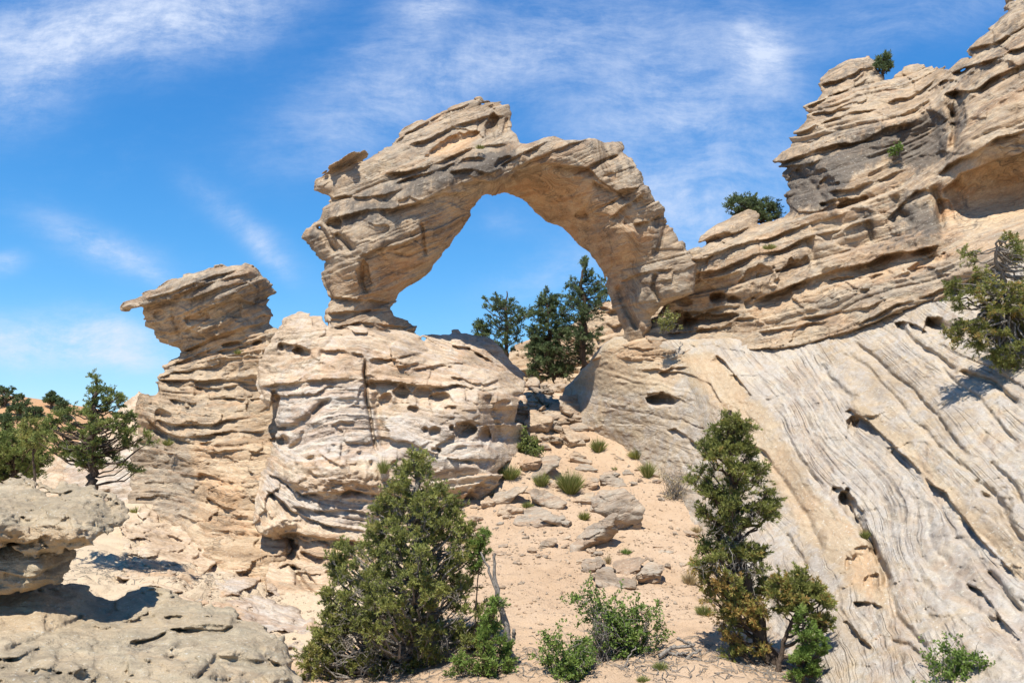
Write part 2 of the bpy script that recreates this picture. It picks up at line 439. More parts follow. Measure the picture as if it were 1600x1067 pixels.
class Relief:
    """front relief, outline and colour of one rock, traced from the photograph, turned into a solid at its real distance"""
    def __init__(s, poly, depth, thick=4, taper=.15, roll=.5, rollpow=1.0, beds=(), feats=(), tint=(.35, .1, .2), zones=(),
                 wob=3.0, outk=.6, nz=((1.1, .05), (4.2, .022)), seed=1, bedscale=None, size=30, sm=0.0, cell=None):
        s.poly = P(poly) if isinstance(poly, str) else np.asarray(poly, float)
        s.thick, s.taper, s.nz, s.seed = thick, taper, nz, seed
        s.u0, s.v0 = s.poly.min(0) - 34; u1, v1 = s.poly.max(0) + 34
        s.Wd, s.H = int(u1 - s.u0) + 1, int(v1 - s.v0) + 1
        st = 4
        cu, cv = np.meshgrid(s.u0 + np.arange(s.Wd // st + 3) * st, s.v0 + np.arange(s.H // st + 3) * st)
        dp = np.array([[float(q) for q in k.replace(':', ',').split(',')] for k in depth.split()]) if isinstance(depth, str) else np.asarray(depth)
        D = up2(rbf(dp[:, :2], dp[:, 2], cu, cv, sm, size), st, s.H, s.Wd)
        s2 = 2
        fu, fv = np.meshgrid(s.u0 + np.arange(s.Wd // s2 + 3) * s2, s.v0 + np.arange(s.H // s2 + 3) * s2)
        S = up2(sdpoly(s.poly, fu, fv), s2, s.H, s.Wd)
        U, V = np.meshgrid(s.u0 + np.arange(s.Wd), s.v0 + np.arange(s.H))
        px = D / F
        gy, gx = np.gradient(D)
        s.G = (1 / np.sqrt(1 + (np.hypot(gx, gy) / px) ** 2)).astype(np.float32)
        k = 1 / 45
        Uw = U + wob * fbm2(U * k + seed, V * k, 4) * 1.6; Vw = V + wob * fbm2(U * k + 50, V * k + seed, 4) * 1.6
        disp = np.zeros(U.shape); bed = None
        warp = 5.0 * fbm2(U / 90 + seed * 3, V / 60, 3) + 1.5 * fbm2(U / 22, V / 14 + seed, 2)
        for z in beds:
            if 'guide' in z:
                gp = np.concatenate([np.c_[P(l), np.full(len(P(l)), b)] for b, l in z['guide']])
                b = up2(rbf(gp[:, :2], gp[:, 2], cu, cv, 4.0, 40), st, s.H, s.Wd)
                by, bx = np.gradient(up2(rbf(gp[:, :2], gp[:, 2], cu, cv, 4.0, 40), st, s.H, s.Wd))
                lat = U * .9 + V * .25 if z.get('lat', 'u') == 'u' else U * .55 + V * .83
            else:
                b, lat = rot_pot(U, V, z['ang'])
            b = b + warp * z.get('warp', 1)
            mk = 1.0
            if 'mask' in z:
                mk = sstep(z.get('fe', 18), -z.get('fe', 18), up2(sdpoly(P(z['mask']), fu, fv), s2, s.H, s.Wd) + 10 * fbm2(U / 30, V / 30, 3))
            for i, q in enumerate(z['layers']):
                disp = disp + mk * strata(b, lat, seed * 31 + i * 7 + int(z.get('seed', 0)), **q)
            bed = b if bed is None else bed * (1 - mk) + b * mk
        if bed is None:
            bed = -V + warp
        if cell:                                     # fracture facets
            for cs, am in cell:
                disp = disp + am * s.facets(Uw, Vw, cs)
        warmf = np.zeros(U.shape)
        for f in feats:
            s.feature(f, disp, warmf, Uw, Vw)
        Sm = S * px
        R = roll
        if R > 0:
            q = np.clip(1 - (-Sm) / R, 0, 1)
            D = D + R * (1 - np.sqrt(np.maximum(0, 1 - q ** 2))) * rollpow
        s.D = (D - disp).astype(np.float32)
        s.S = (Sm - outk * np.clip(disp, -.5, .5)).astype(np.float32)
        s.bed = (bed * (bedscale or float(np.median(px)))).astype(np.float32)
        T = np.zeros(U.shape + (3,), np.float32); T[:] = tint
        T[..., 2] += warmf
        Uz = U + 14 * fbm2(U / 60, V / 40 + 9, 4); Vz = V + 10 * fbm2(U / 60 + 31, V / 40, 4)
        for ch, am, fe, shp in zones:
            if isinstance(shp, str):
                d = sdpoly(P(shp), Uz[::2, ::2], Vz[::2, ::2]); d = up2(d, 2, s.H - 1, s.Wd - 1); d = np.pad(d, ((0, 1), (0, 1)), 'edge')
            else:
                a, b_, rx, ry, ro = shp; ro = math.radians(ro)
                xx = (Uz - a) * math.cos(ro) - (Vz - b_) * math.sin(ro); yy = (Uz - a) * math.sin(ro) + (Vz - b_) * math.cos(ro)
                d = (np.hypot(xx / rx, yy / ry) - 1) * min(rx, ry)
            T[..., 'gdw'.index(ch)] += am * sstep(fe, -fe, d)
        s.T = np.clip(T, 0, 1.2)
        s.base = (S < 4)
        s.Dmin, s.Dmax = float(s.D[s.base].min()), float(s.D[s.base].max())

    def facets(s, U, V, cs):
        rg = np.random.default_rng(s.seed + 5); K = 128
        J = rg.random((K, K, 2)); O = rg.normal(0, 1, (K, K)); Tt = rg.normal(0, 1, (K, K, 2))
        x, y = U / cs, V / (cs * .62); xi, yi = np.floor(x).astype(int), np.floor(y).astype(int)
        best = np.full(U.shape, 9.); out = np.zeros(U.shape)
        for a in (-1, 0, 1):
            for b in (-1, 0, 1):
                i, j = (xi + a) % K, (yi + b) % K
                px_, py_ = xi + a + J[i, j, 0], yi + b + J[i, j, 1]
                dx, dy = x - px_, y - py_; d = np.abs(dx) + np.abs(dy) * 1.1
                m = d < best; best = np.where(m, d, best)
                out = np.where(m, O[i, j] * .6 + Tt[i, j, 0] * dx + Tt[i, j, 1] * dy, out)
        return np.clip(out, -1.1, 1.1)

    def feature(s, f, disp, warm, U, V):
        k = f[0]
        if k == 'S':                             # smoother rock inside this ellipse
            x, y = (U - f[1]) / f[3], (V - f[2]) / f[4]
            disp *= 1 - f[5] * sstep(1.15, .8, np.hypot(x, y)); return
        if k in 'LC':
            ln = P(f[1]); dep, w = f[2], f[3]
            mg = w * 5 + 16
            a0, b0 = ln.min(0) - mg; a1, b1 = ln.max(0) + mg
        else:
            cu, cv, rx, ry, ro, dep = f[1:7]
            m = max(rx, ry) + 20; a0, b0, a1, b1 = cu - m, cv - m, cu + m, cv + m
        i0, i1 = int(max(0, b0 - s.v0)), int(min(s.H, b1 - s.v0)); j0, j1 = int(max(0, a0 - s.u0)), int(min(s.Wd, a1 - s.u0))
        if i1 <= i0 or j1 <= j0: return
        sl = (slice(i0, i1), slice(j0, j1)); u, v = U[sl], V[sl]
        if k in 'LC':
            d, pos = sdline(ln, u, v)
            tp = sstep(0, .12, pos) * sstep(1, .88, pos)
            if k == 'L':
                tp = tp * (.75 + .5 * n2(pos * 9 + dep * 7, pos * 0))
                pr = np.where(d > 0, np.exp(-np.maximum(d, 0) / w) * (1 - np.exp(-np.maximum(d, 0) / .8)), -.35 * np.exp(np.minimum(d, 0) / (.6 * w)))
                disp[sl] -= dep * tp * pr
            else:
                disp[sl] -= dep * tp * np.exp(-(d / w) ** 2)
        else:
            ro = math.radians(ro)
            x = (u - cu) * math.cos(ro) - (v - cv) * math.sin(ro); y = (u - cu) * math.sin(ro) + (v - cv) * math.cos(ro)
            r2 = ((x / rx) ** 2 + (y / ry) ** 2) * (1 + .55 * n2(u / 9 + cu, v / 9)) + .18 * n2(u / 4, v / 4 + cu)
            if k == 'H':
                pr = np.clip(1 - r2, 0, 1) ** .42 * (1 - .65 * sstep(-.2, 1.0, y / ry))
                disp[sl] -= dep * pr; warm[sl] += .45 * pr
            else:
                disp[sl] += dep * np.clip(1 - r2, 0, 1) ** .8

    def samp(s, x, y, z, maps):
        u, v = proj(x, y, z)
        a = np.clip(u - s.u0, 0, s.Wd - 1.001).astype(np.float32); b = np.clip(v - s.v0, 0, s.H - 1.001).astype(np.float32)
        i = a.astype(np.int32); j = b.astype(np.int32); a -= i; b -= j
        q = j * s.Wd + i
        out = []
        for m in maps:
            r = m.reshape(-1) if m.ndim == 2 else m.reshape(-1, m.shape[-1])
            if m.ndim == 3:
                A = a[..., None]; Bq = b[..., None]
            else:
                A, Bq = a, b
            p0 = r[q]; p0 = p0 + (r[q + 1] - p0) * A
            p1 = r[q + s.Wd]; p1 = p1 + (r[q + s.Wd + 1] - p1) * A
            out.append(p0 + (p1 - p0) * Bq)
        return out

    def fn(s, x, y, z):
        D, S, G = s.samp(x, y, z, (s.D, s.S, s.G))
        d = y - D
        f = np.maximum(np.maximum(S + s.taper * np.maximum(d, 0), -d * G), d - s.thick)
        if s.nz:
            o = s.seed * 7.3
            for sc, am in s.nz:
                f = f - am * n3((x + o) * sc, y * sc, z * sc * 1.8)
        return f

    def solve(s, h):
        v, u = np.nonzero(s.base[::6, ::6]); u = u * 6 + s.u0; v = v * 6 + s.v0
        d = s.D[::6, ::6][s.base[::6, ::6]]
        p = np.concatenate([W(u, v, d), W(u, v, d + s.thick)])
        lo, hi = p.min(0) - .4, p.max(0) + .4
        s.verts, s.quads = surface_nets(s.fn, lo, hi, h)
        x, y, z = s.verts.T
        bed, T = s.samp(x, y, z, (s.bed, s.T))
        s.bedv, s.tintv = bed, np.c_[T, np.ones(len(T))]
        return s

    def mesh(s, name, mat, loc, sel=None):
        q = s.quads if sel is None else s.quads[sel]
        used = np.unique(q); mp = np.full(len(s.verts), -1); mp[used] = np.arange(len(used))
        return np_mesh(name, s.verts[used] - np.asarray(loc), mp[q], mat, attrs={'bed': s.bedv[used], 'tint': s.tintv[used]})

    def foot(s):
        lo = s.verts.min(0); hi = s.verts.max(0)
        return ((lo[0] + hi[0]) / 2, (lo[1] + hi[1]) / 2, lo[2])

def build_rock(name, rel, h, mat, label, cat, group=None, parts=None, kind=None):
    """one mesh, or an Empty with one mesh per part; parts = [(name, polygon in photo px or None for the rest)]"""
    rel.solve(h)
    loc = rel.foot()
    if not parts:
        o = put(name, rel.mesh(name, mat, loc), loc); tag(o, label, cat, group, kind)
    else:
        o = empty(name, loc, label, cat, group)
        c = rel.verts[rel.quads].mean(1); u, v = proj(*c.T)
        left = np.ones(len(c), bool)
        for pn, poly in parts:
            m = left.copy() if poly is None else left & (sdpoly(P(poly), u, v) < 0)
            left &= ~m
            if m.any(): put(pn, rel.mesh(pn, mat, loc, m), (0, 0, 0), o)
    print(f'  {name}: {len(rel.verts)} verts  t={time.time() - T0:.1f}s', flush=True)
    n = len(rel.verts)
    if not KEEP: rel.verts = rel.quads = None
    return o
KEEP = False
QUAL = 1.0
FINE = dict(thick=5, amp=.035, block=50, groove=.03, gw=1.1)

# ---------------------------------------------------------------- the arch
arch = Relief(
    "505,545 508,497 520,465 511,447 503,425 510,410 499,402 483,380 471,370 478,358 501,345 504,324 512,308 491,298 497,283 520,276 545,265 573,250 590,240 617,222 624,210 657,191 691,174 721,161 749,156 754,162 775,159 791,163 801,176 799,187 805,203 813,222 822,222 848,212 866,210 883,216 930,215 948,222 972,221 977,233 975,242 987,252 1001,269 1008,290 1023,307 1039,323 1044,345 1058,366 1073,391 1090,410 1085,460 1050,472 1032,480 1020,497 1016,520 1018,545 970,545 972,517 961,488 949,463 945,446 948,435 938,420 924,399 898,378 877,357 852,347 833,330 822,317 797,309 776,310 759,307 751,317 738,330 732,343 719,357 704,383 691,391 678,412 666,429 636,450 628,459 626,471 615,484 619,490 640,497 655,510 650,530 600,548",
    "560,520:28.9 565,475:29.3 510,430:29.6 560,420:28.7 620,440:30.0 485,370:30.0 520,360:29.0 570,370:28.5 650,350:29.0 690,380:29.9 730,320:29.8 500,300:29.9 600,280:29.1 700,200:30.2 750,165:30.8 790,190:30.6 700,270:28.8 750,255:28.9 785,290:30.3 850,245:29.3 960,230:30.0 1000,290:29.2 970,335:29.7 960,390:30.6 850,290:31.0 900,340:32.0 850,335:33.2 800,305:32.0 880,360:33.4 930,410:33.2 955,460:32.4 900,300:30.6 1030,345:29.7 1060,390:29.8 1020,440:30.0 1005,490:30.75 980,510:31.4 1005,525:31.1 1000,400:30.2",
    thick=2.4, taper=.28, roll=.45, seed=3,
    beds=[dict(ang=21, mask="440,100 800,100 790,250 860,240 1000,215 1090,330 1090,420 1010,330 900,270 800,275 740,330 640,470 700,560 440,560", fe=14,
               layers=[dict(thick=30, amp=.17, block=240, groove=.12, gw=1.8, tilt=.04, saw=.26), dict(thick=9, amp=.035, block=130, groove=.07, gw=1.2, saw=.06)]),
          dict(ang=12, mask="940,215 1100,300 1100,560 940,560 960,440 985,400 960,340 940,300", fe=14, seed=40,
               layers=[dict(thick=30, amp=.09, block=160, groove=.07, gw=1.6, tilt=.06), dict(thick=9, amp=.02, block=90, groove=.04, gw=1.2)]),
          dict(ang=15, mask="790,270 950,290 1000,400 990,520 930,480 840,340 760,310", fe=14, seed=60,
               layers=[dict(thick=30, amp=.05, block=90, groove=.03, gw=1.3), dict(thick=9, amp=.02, block=60, groove=.012, gw=1.2)])],
    cell=[(64, .07), (22, .02)],
    feats=[('L', "505,344 539,336 573,326 611,326 653,315 695,303 742,300", .55, 15), ('L', "512,310 540,306 569,307 603,303 640,290", .3, 9),
           ('L', "600,271 636,269 695,248 738,231 767,224 800,226", .5, 10), ('L', "615,288 640,277 695,260 730,243", .28, 7),
           ('L', "612,226 653,197 687,178 749,157", .22, 6), ('L', "636,229 670,214 721,193 765,182 795,184", .38, 8),
           ('H', 708, 226, 42, 13, 22, .4), ('H', 767, 199, 9, 24, -4, .5), ('H', 790, 205, 5, 14, 0, .22), ('H', 738, 252, 24, 7, 10, .3),
           ('L', "700,268 735,262 765,270 784,262", .35, 9), ('L', "722,286 750,280 778,284", .3, 8),
           ('C', "494,350 512,372 527,397", .45, 5), ('C', "525,362 540,378 550,395", .5, 6), ('H', 524, 350, 11, 8, 0, .6), ('C', "507,345 521,368 534,396", .25, 3),
           ('L', "556,402 575,396 594,387 625,380 653,370 663,358", .45, 16), ('H', 570, 436, 11, 24, 12, .45), ('C', "563,405 566,440 575,462", .25, 3),
           ('L', "515,462 552,466 590,471 626,474", .35, 7), ('L', "506,490 540,486 569,488 612,484", .3, 7), ('L', "512,512 560,505 610,508 650,512", .28, 6),
           ('C', "655,345 660,375 668,400", .2, 2.5), ('C', "600,392 640,398 690,380 720,350", .16, 2),
           ('H', 786, 252, 15, 7, 24, .35), ('L', "776,262 805,247 843,226 864,218", .4, 6), ('L', "791,272 843,243 877,231 928,217", .3, 7),
           ('L', "759,303 805,270 852,252 881,258 919,262 936,280 970,300 1006,296", .5, 22), ('L', "915,262 945,250 975,240", .3, 8),
           ('L', "925,280 960,298 1004,292", .35, 10), ('L', "953,342 970,325 990,312 1008,297", .3, 10), ('L', "985,352 1016,345 1044,328", .4, 11),
           ('C', "1042,345 1034,372 1025,398", .15, 3), ('H', 911, 338, 13, 7, 5, .35), ('C', "905,345 950,318 985,300", .15, 2),
           ('L', "966,442 995,431 1027,421 1060,415", .25, 7), ('C', "961,446 975,478 997,515", .35, 4), ('C', "1025,424 1022,448 1030,470", .35, 4),
           ('C', "860,300 905,320 940,360 965,400", .1, 2.5), ('C', "930,300 915,330 930,365", .1, 2)],
    tint=(.60, .26, .10),
    zones=[('w', .3, 20, "500,420 640,400 640,540 500,540"), ('d', .25, 16, "480,330 640,270 800,215 800,250 640,320 540,350"), ('d', .2, 14, "850,205 985,215 1045,320 1000,300 930,240"), ('w', .45, 14, "770,300 850,262 940,290 1000,340 1020,400 975,430 960,500 930,470 850,345"), ('g', -.25, 12, "770,300 850,262 940,290 1000,340 1020,400 975,430 960,500 930,470 850,345"),
           ('w', .5, 8, (708, 226, 45, 15, 20)), ('w', .35, 14, "620,340 745,310 700,390 620,470 560,465 560,410 650,375"),
           ('d', .32, 8, (575, 340, 45, 14, 15)), ('d', .35, 7, (765, 255, 30, 16, 10)), ('d', .35, 8, "1015,340 1040,345 1025,410 1010,400"), ('d', .3, 8, (480, 365, 16, 8, 0)),
           ('d', .22, 10, "560,290 740,235 800,240 760,270 640,300 560,315"), ('g', .3, 10, "970,430 1020,425 1020,470 985,480"),
           ('d', -.1, 20, "520,420 640,400 640,540 500,540")])
build_rock('rock_arch', arch, .037 / QUAL, M_ROCK, 'tall natural sandstone arch framing blue sky above the sand slope', 'rock arch',
           parts=[('left_leg', "430,330 620,330 745,296 770,320 640,470 700,560 430,560"), ('right_limb', "762,300 790,262 850,240 890,205 1120,205 1120,560 930,560 930,420"), ('bridge_span', None)])
perch = Relief("501,275 514,260 543,243 569,234 577,239 573,248 560,256 550,262 530,272 512,280", "510,272:30.5 540,255:30.3 572,240:30.5", thick=1.1, taper=.1, roll=.22,
               beds=[dict(ang=24, layers=[dict(thick=9, amp=.06, block=40, groove=.08, gw=1.6)])], feats=[('C', "504,277 530,268 560,246", .12, 2.5)], seed=8, tint=(.5, .25, .1), nz=((2.2, .05), (6, .03)))
build_rock('perched_boulder', perch, .035 / QUAL, M_ROCK, 'small flat dark boulder perched on the left shoulder of the arch against the sky', 'boulder')

# ---------------------------------------------------------------- central cliff under the arch
cl_guide = [(95, "440,500 500,494 650,520 780,548"), (0, "403,598 487,593 565,589 629,598 700,603 754,609 820,612"), (-110, "425,695 444,715 500,706 560,702 640,712 700,725 770,712"),
            (-215, "408,742 426,769 458,797 487,813 572,830 650,832 720,790"), (-270, "395,830 430,850 480,868 560,880")]
cliff = Relief(
    "392,822 401,783 414,733 424,700 433,669 420,640 404,600 403,587 403,562 415,541 433,516 444,498 469,489 503,493 520,510 600,515 654,522 700,520 708,511 724,510 735,518 770,529 793,552 807,570 821,584 827,620 816,662 822,672 808,715 785,738 778,758 750,792 722,815 700,860 660,960 560,1000 480,990 440,950 418,930 412,900 420,870 408,850",
    "450,500:27.6 560,540:26.4 420,560:27.4 500,580:26 560,585:26 640,545:27.6 700,528:31.2 735,520:32.6 780,540:33 812,580:33 660,530:29.6 700,565:28.4 745,570:29.6 620,592:26.3 700,600:26.6 755,612:26.9 795,612:28.9 822,640:29.4 480,650:25.2 560,650:25.4 600,660:25.8 700,680:25.6 752,690:25.8 775,718:26.2 790,690:28.2 812,665:29 430,650:26.4 412,720:26 500,735:24.3 560,735:24.4 450,790:24.2 400,822:23.8 550,800:24.2 650,760:25 720,782:25.8 500,850:23.7 440,850:24.2 450,930:22.6 520,970:21.8 620,900:24",
    thick=4, taper=.25, roll=.35, seed=5, wob=4,
    beds=[dict(guide=cl_guide, layers=[dict(thick=24, amp=.10, block=120, groove=.05, gw=1.8, tilt=.05), FINE]),
          dict(guide=cl_guide, mask="425,600 575,596 590,705 500,712 440,720 425,680", fe=12, seed=20, layers=[dict(thick=10, amp=.05, block=45, groove=.085, gw=1.5)], warp=2.0),
          dict(guide=cl_guide, mask="590,620 780,640 800,720 700,740 590,720", fe=14, seed=22, layers=[dict(thick=10, amp=.045, block=50, groove=.055, gw=1.4)], warp=2.2),
          dict(guide=cl_guide, mask="415,735 600,770 720,770 700,850 420,850", fe=12, seed=24, layers=[dict(thick=13, amp=.14, block=80, groove=.08, gw=1.7)], warp=1.6),
          dict(guide=cl_guide, mask="400,500 570,490 600,600 410,600", fe=12, seed=26, layers=[dict(thick=9, amp=.05, block=60, groove=.05, gw=1.4)], warp=2.4)],
    cell=[(85, .13), (34, .05), (15, .015)],
    feats=[('L', "404,603 440,598 487,594 530,592 566,589", .42, 9), ('L', "571,592 629,598 700,603 756,609 800,606", .5, 10), ('C', "569,560 571,590 573,620 578,655 585,700 590,712", .5, 2.6),
           ('C', "585,610 592,660 600,705", .25, 6),
           ('H', 690, 623, 19, 11, 0, .6), ('H', 725, 675, 18, 16, 0, .8), ('H', 661, 617, 17, 14, 10, .45), ('H', 626, 617, 13, 13, 0, .5), ('H', 602, 626, 10, 12, 0, .35), ('H', 580, 603, 7, 8, 0, .3),
           ('H', 757, 682, 9, 17, 0, .8), ('H', 683, 674, 9, 9, 0, .35), ('H', 645, 640, 9, 6, 0, .3), ('H', 706, 640, 8, 5, 0, .2), ('H', 681, 706, 6, 5, 0, .3), ('H', 668, 671, 5, 7, 20, .25),
           ('C', "764,612 768,640 772,672 776,700", .7, 9), ('C', "805,612 808,635 800,668", .6, 8), ('H', 786, 640, 12, 18, 0, .4),
           ('L', "437,535 455,540 470,541 490,546", .5, 11), ('H', 437, 542, 4, 8, 0, .5), ('H', 470, 551, 17, 7, -8, .5), ('L', "500,545 530,548 565,556 572,570", .25, 8), ('C', "505,600 505,545 530,520", .12, 4),
           ('H', 427, 634, 8, 22, 0, .7), ('H', 444, 692, 10, 12, 0, .5), ('H', 418, 655, 7, 14, 0, .5), ('C', "432,672 455,668 478,655 500,632 517,625", .4, 5), ('C', "478,655 470,690 447,712", .22, 4),
           ('B', 520, 738, 72, 34, 4, .35), ('B', 600, 745, 40, 28, 0, .2), ('L', "462,758 474,772 505,770 533,769 546,762 570,770 598,772 640,775", .6, 15), ('L', "484,735 500,748 525,750", .22, 6), ('L', "500,712 530,728 560,724", .15, 5),
           ('L', "410,762 426,769 440,780 458,797 487,813 530,824 575,830", .45, 8), ('L', "455,790 490,797 560,798 600,805", .3, 7), ('L', "420,740 450,752 470,775", .35, 8),
           ('B', 440, 822, 30, 13, 3, .45), ('L', "393,826 410,834 430,838 470,834 520,842 580,850", .7, 17), ('H', 440, 862, 30, 20, -10, .75), ('L', "470,858 500,866 560,870", .4, 10), ('L', "430,888 450,880 480,890 500,915", .3, 8), ('C', "455,880 470,905 488,930", .3, 5), ('L', "430,925 465,935 500,950", .3, 8),
           ('L', "655,522 690,540 715,548 740,570", .2, 8), ('L', "576,562 610,560 640,552 655,548", .3, 6), ('L', "700,535 735,540 758,558 790,580", .45, 11), ('L', "640,575 690,566 742,568", .25, 6), ('C', "720,512 735,545 760,560", .3, 4), ('C', "655,525 668,545 640,560", .25, 4), ('B', 725, 530, 18, 14, 0, .3), ('B', 640, 562, 26, 8, 8, .25), ('B', 755, 590, 26, 12, 0, .3),
           ('L', "700,590 740,600 770,598 795,590", .3, 7), ('L', "690,715 720,720 760,715 776,722", .3, 10), ('L', "718,782 745,760 772,740", .5, 14)],
    tint=(.35, .03, .12),
    zones=[('g', .6, 12, "430,605 575,600 590,710 520,712 440,722 425,690"), ('g', .35, 14, "600,650 790,650 800,720 700,750 600,720"), ('g', .55, 10, "420,740 470,770 600,780 600,830 480,820 420,770"),
           ('w', .3, 12, "575,600 760,610 790,660 690,660 590,650"), ('d', .2, 8, "450,690 490,700 560,705 640,715 640,765 540,770 470,765"), ('w', .3, 8, "450,690 490,700 560,705 640,715 640,765 540,770 470,765"),
           ('w', .3, 10, "395,790 480,820 600,850 600,1000 400,1000"), ('d', .15, 10, "395,790 480,820 600,850 600,1000 400,1000"), ('g', -.3, 10, "395,800 480,825 600,850 600,1000 400,1000"), ('w', .25, 14, "575,525 800,540 820,590 575,592"), ('d', .15, 12, "655,505 830,520 830,590 690,550")])
build_rock('cliff', cliff, .037 / QUAL, M_CLIFF, 'pale sandstone cliff with rounded hollows and a vertical crack beneath the arch', 'cliff')

# ---------------------------------------------------------------- left hoodoo
ho_guide = [(0, "200,480 300,447 400,412"), (-85, "280,550 360,522 430,495"), (-150, "240,594 330,592 415,585"), (-240, "225,655 260,676 330,690 430,680"), (-330, "205,750 300,752 430,770"), (-420, "230,810 330,850 430,850")]
hoodoo = Relief(
    "190,481 198,473 217,462 243,452 266,440 289,429 315,425 348,417 381,414 392,417 407,427 418,439 428,447 436,462 423,468 417,476 425,491 426,503 436,511 445,520 450,600 455,700 450,850 440,960 330,900 280,838 240,812 195,800 200,760 205,700 213,660 213,629 218,612 230,612 236,601 243,594 238,591 259,576 253,573 280,555 279,548 266,544 261,535 243,529 240,517 223,511 226,501 223,494 217,487 203,485",
    "195,480:29.8 300,450:28.8 400,430:29.2 430,460:30.2 225,500:30.2 300,500:29.2 380,500:29.3 275,545:30.4 350,555:29.5 245,590:29.6 400,590:29 222,640:29.6 320,650:28.6 420,660:28.4 250,690:29 340,720:27.4 420,720:27 230,750:29 310,790:26.8 400,780:25.8 300,850:25.2 400,860:24.4 430,930:23",
    thick=5.5, taper=.14, roll=.5, seed=9, wob=3.5,
    beds=[dict(guide=ho_guide, layers=[dict(thick=15, amp=.10, block=100, groove=.05, gw=1.6, tilt=.05), FINE]),
          dict(guide=ho_guide, mask="170,380 460,380 460,480 380,500 300,520 220,500", fe=10, seed=30, layers=[dict(thick=9, amp=.14, block=75, groove=.10, gw=1.4)], warp=1.5),
          dict(guide=ho_guide, mask="220,540 460,500 460,610 220,610", fe=10, seed=32, layers=[dict(thick=12, amp=.16, block=80, groove=.09, gw=1.6)], warp=1.5),
          dict(guide=ho_guide, mask="190,600 440,600 440,700 200,700", fe=12, seed=34, layers=[dict(thick=18, amp=.16, block=80, groove=.07, gw=1.6, tilt=.08)], warp=1.4),
          dict(guide=ho_guide, mask="190,700 300,700 300,800 190,800", fe=12, seed=36, layers=[dict(thick=7, amp=.02, block=120, groove=.035, gw=1.2)], warp=.6),
          dict(guide=ho_guide, mask="300,660 460,660 460,900 300,860", fe=12, seed=38, layers=[dict(thick=8, amp=.035, block=70, groove=.04, gw=1.3)], warp=3.0)],
    cell=[(48, .11), (20, .045)],
    feats=[('L', "192,482 230,478 262,470 300,465 345,450 400,440", .45, 10), ('L', "225,470 290,445 330,432 385,420", .3, 6), ('L', "262,462 330,442 400,425", .25, 5), ('L', "300,490 330,478 380,470 420,478", .25, 7),
           ('H', 308, 498, 22, 8, 12, .3), ('L', "240,517 262,522 290,515 310,505", .2, 8), ('H', 250, 495, 10, 9, 0, .25), ('C', "270,480 272,505 280,530", .2, 4),
           ('L', "282,552 310,542 335,528 362,520 420,503", .6, 9), ('H', 362, 540, 18, 5, 10, .5), ('L', "255,575 280,566 320,552 345,545", .3, 6), ('L', "240,592 275,580 320,576 370,565", .3, 6), ('L', "240,594 300,592 350,594 400,597", .55, 10), ('H', 400, 538, 10, 4, 10, .35),
           ('H', 240, 614, 9, 14, 0, .4), ('L', "300,600 340,606 380,600", .3, 7), ('L', "262,622 300,628 315,620", .35, 6), ('L', "345,622 380,625 420,618", .3, 7), ('L', "240,655 280,662 330,660 400,650", .35, 8), ('L', "225,655 250,670 280,682 340,676 420,672", .5, 9), ('H', 255, 650, 12, 10, 0, .3),
           ('L', "270,685 300,690 340,688", .3, 7), ('L', "310,735 350,750 385,752", .25, 6), ('L', "325,778 345,790 370,795", .35, 7), ('B', 345, 772, 30, 14, -15, .2), ('C', "345,690 320,740 300,790", .15, 5), ('L', "320,705 380,700 420,710", .2, 6)],
    tint=(.40, .18, .12),
    zones=[('g', .4, 10, "185,490 200,465 320,420 390,410 440,450 430,480 330,470 260,480"), ('d', .3, 10, "185,490 200,465 320,420 390,410 440,450 430,480 330,470 260,480"), ('d', .15, 12, "235,600 300,545 440,500 440,590 300,600"), ('w', -.1, 12, "200,600 440,600 440,690 200,690"), ('w', .35, 14, "300,690 440,700 440,950 300,880"), ('g', -.3, 14, "300,690 440,700 440,950 300,880"), ('g', .4, 12, "190,690 300,690 300,800 190,800"), ('w', .4, 8, "310,740 390,745 380,800 330,800")])
build_rock('mushroom_rock', hoodoo, .037 / QUAL, M_ROCK, 'mushroom shaped sandstone pillar with a flat overhanging cap left of the arch', 'rock pillar',
           parts=[('cap', "170,380 460,380 460,490 362,518 335,527 280,550 200,530"), ('pedestal', None)])
knoll = Relief("45,800 50,760 58,745 75,728 110,700 150,672 185,640 205,622 218,610 232,622 240,700 240,800", "60,760:31 110,720:31 160,690:31.5 215,630:33 230,700:30.5 200,780:28.5 80,790:29", thick=5, taper=.1, roll=1.2,
               beds=[dict(ang=4, layers=[dict(thick=14, amp=.08, block=90, groove=.05), FINE])], seed=12, tint=(.2, 0, .45), cell=[(40, .08)], zones=[('g', .5, 12, "100,700 240,680 240,800 100,800")])
build_rock('rock_knoll', knoll, .06 / QUAL, M_CLIFF, 'low rounded pale rock knoll behind the spreading tree on the left', 'rock outcrop')

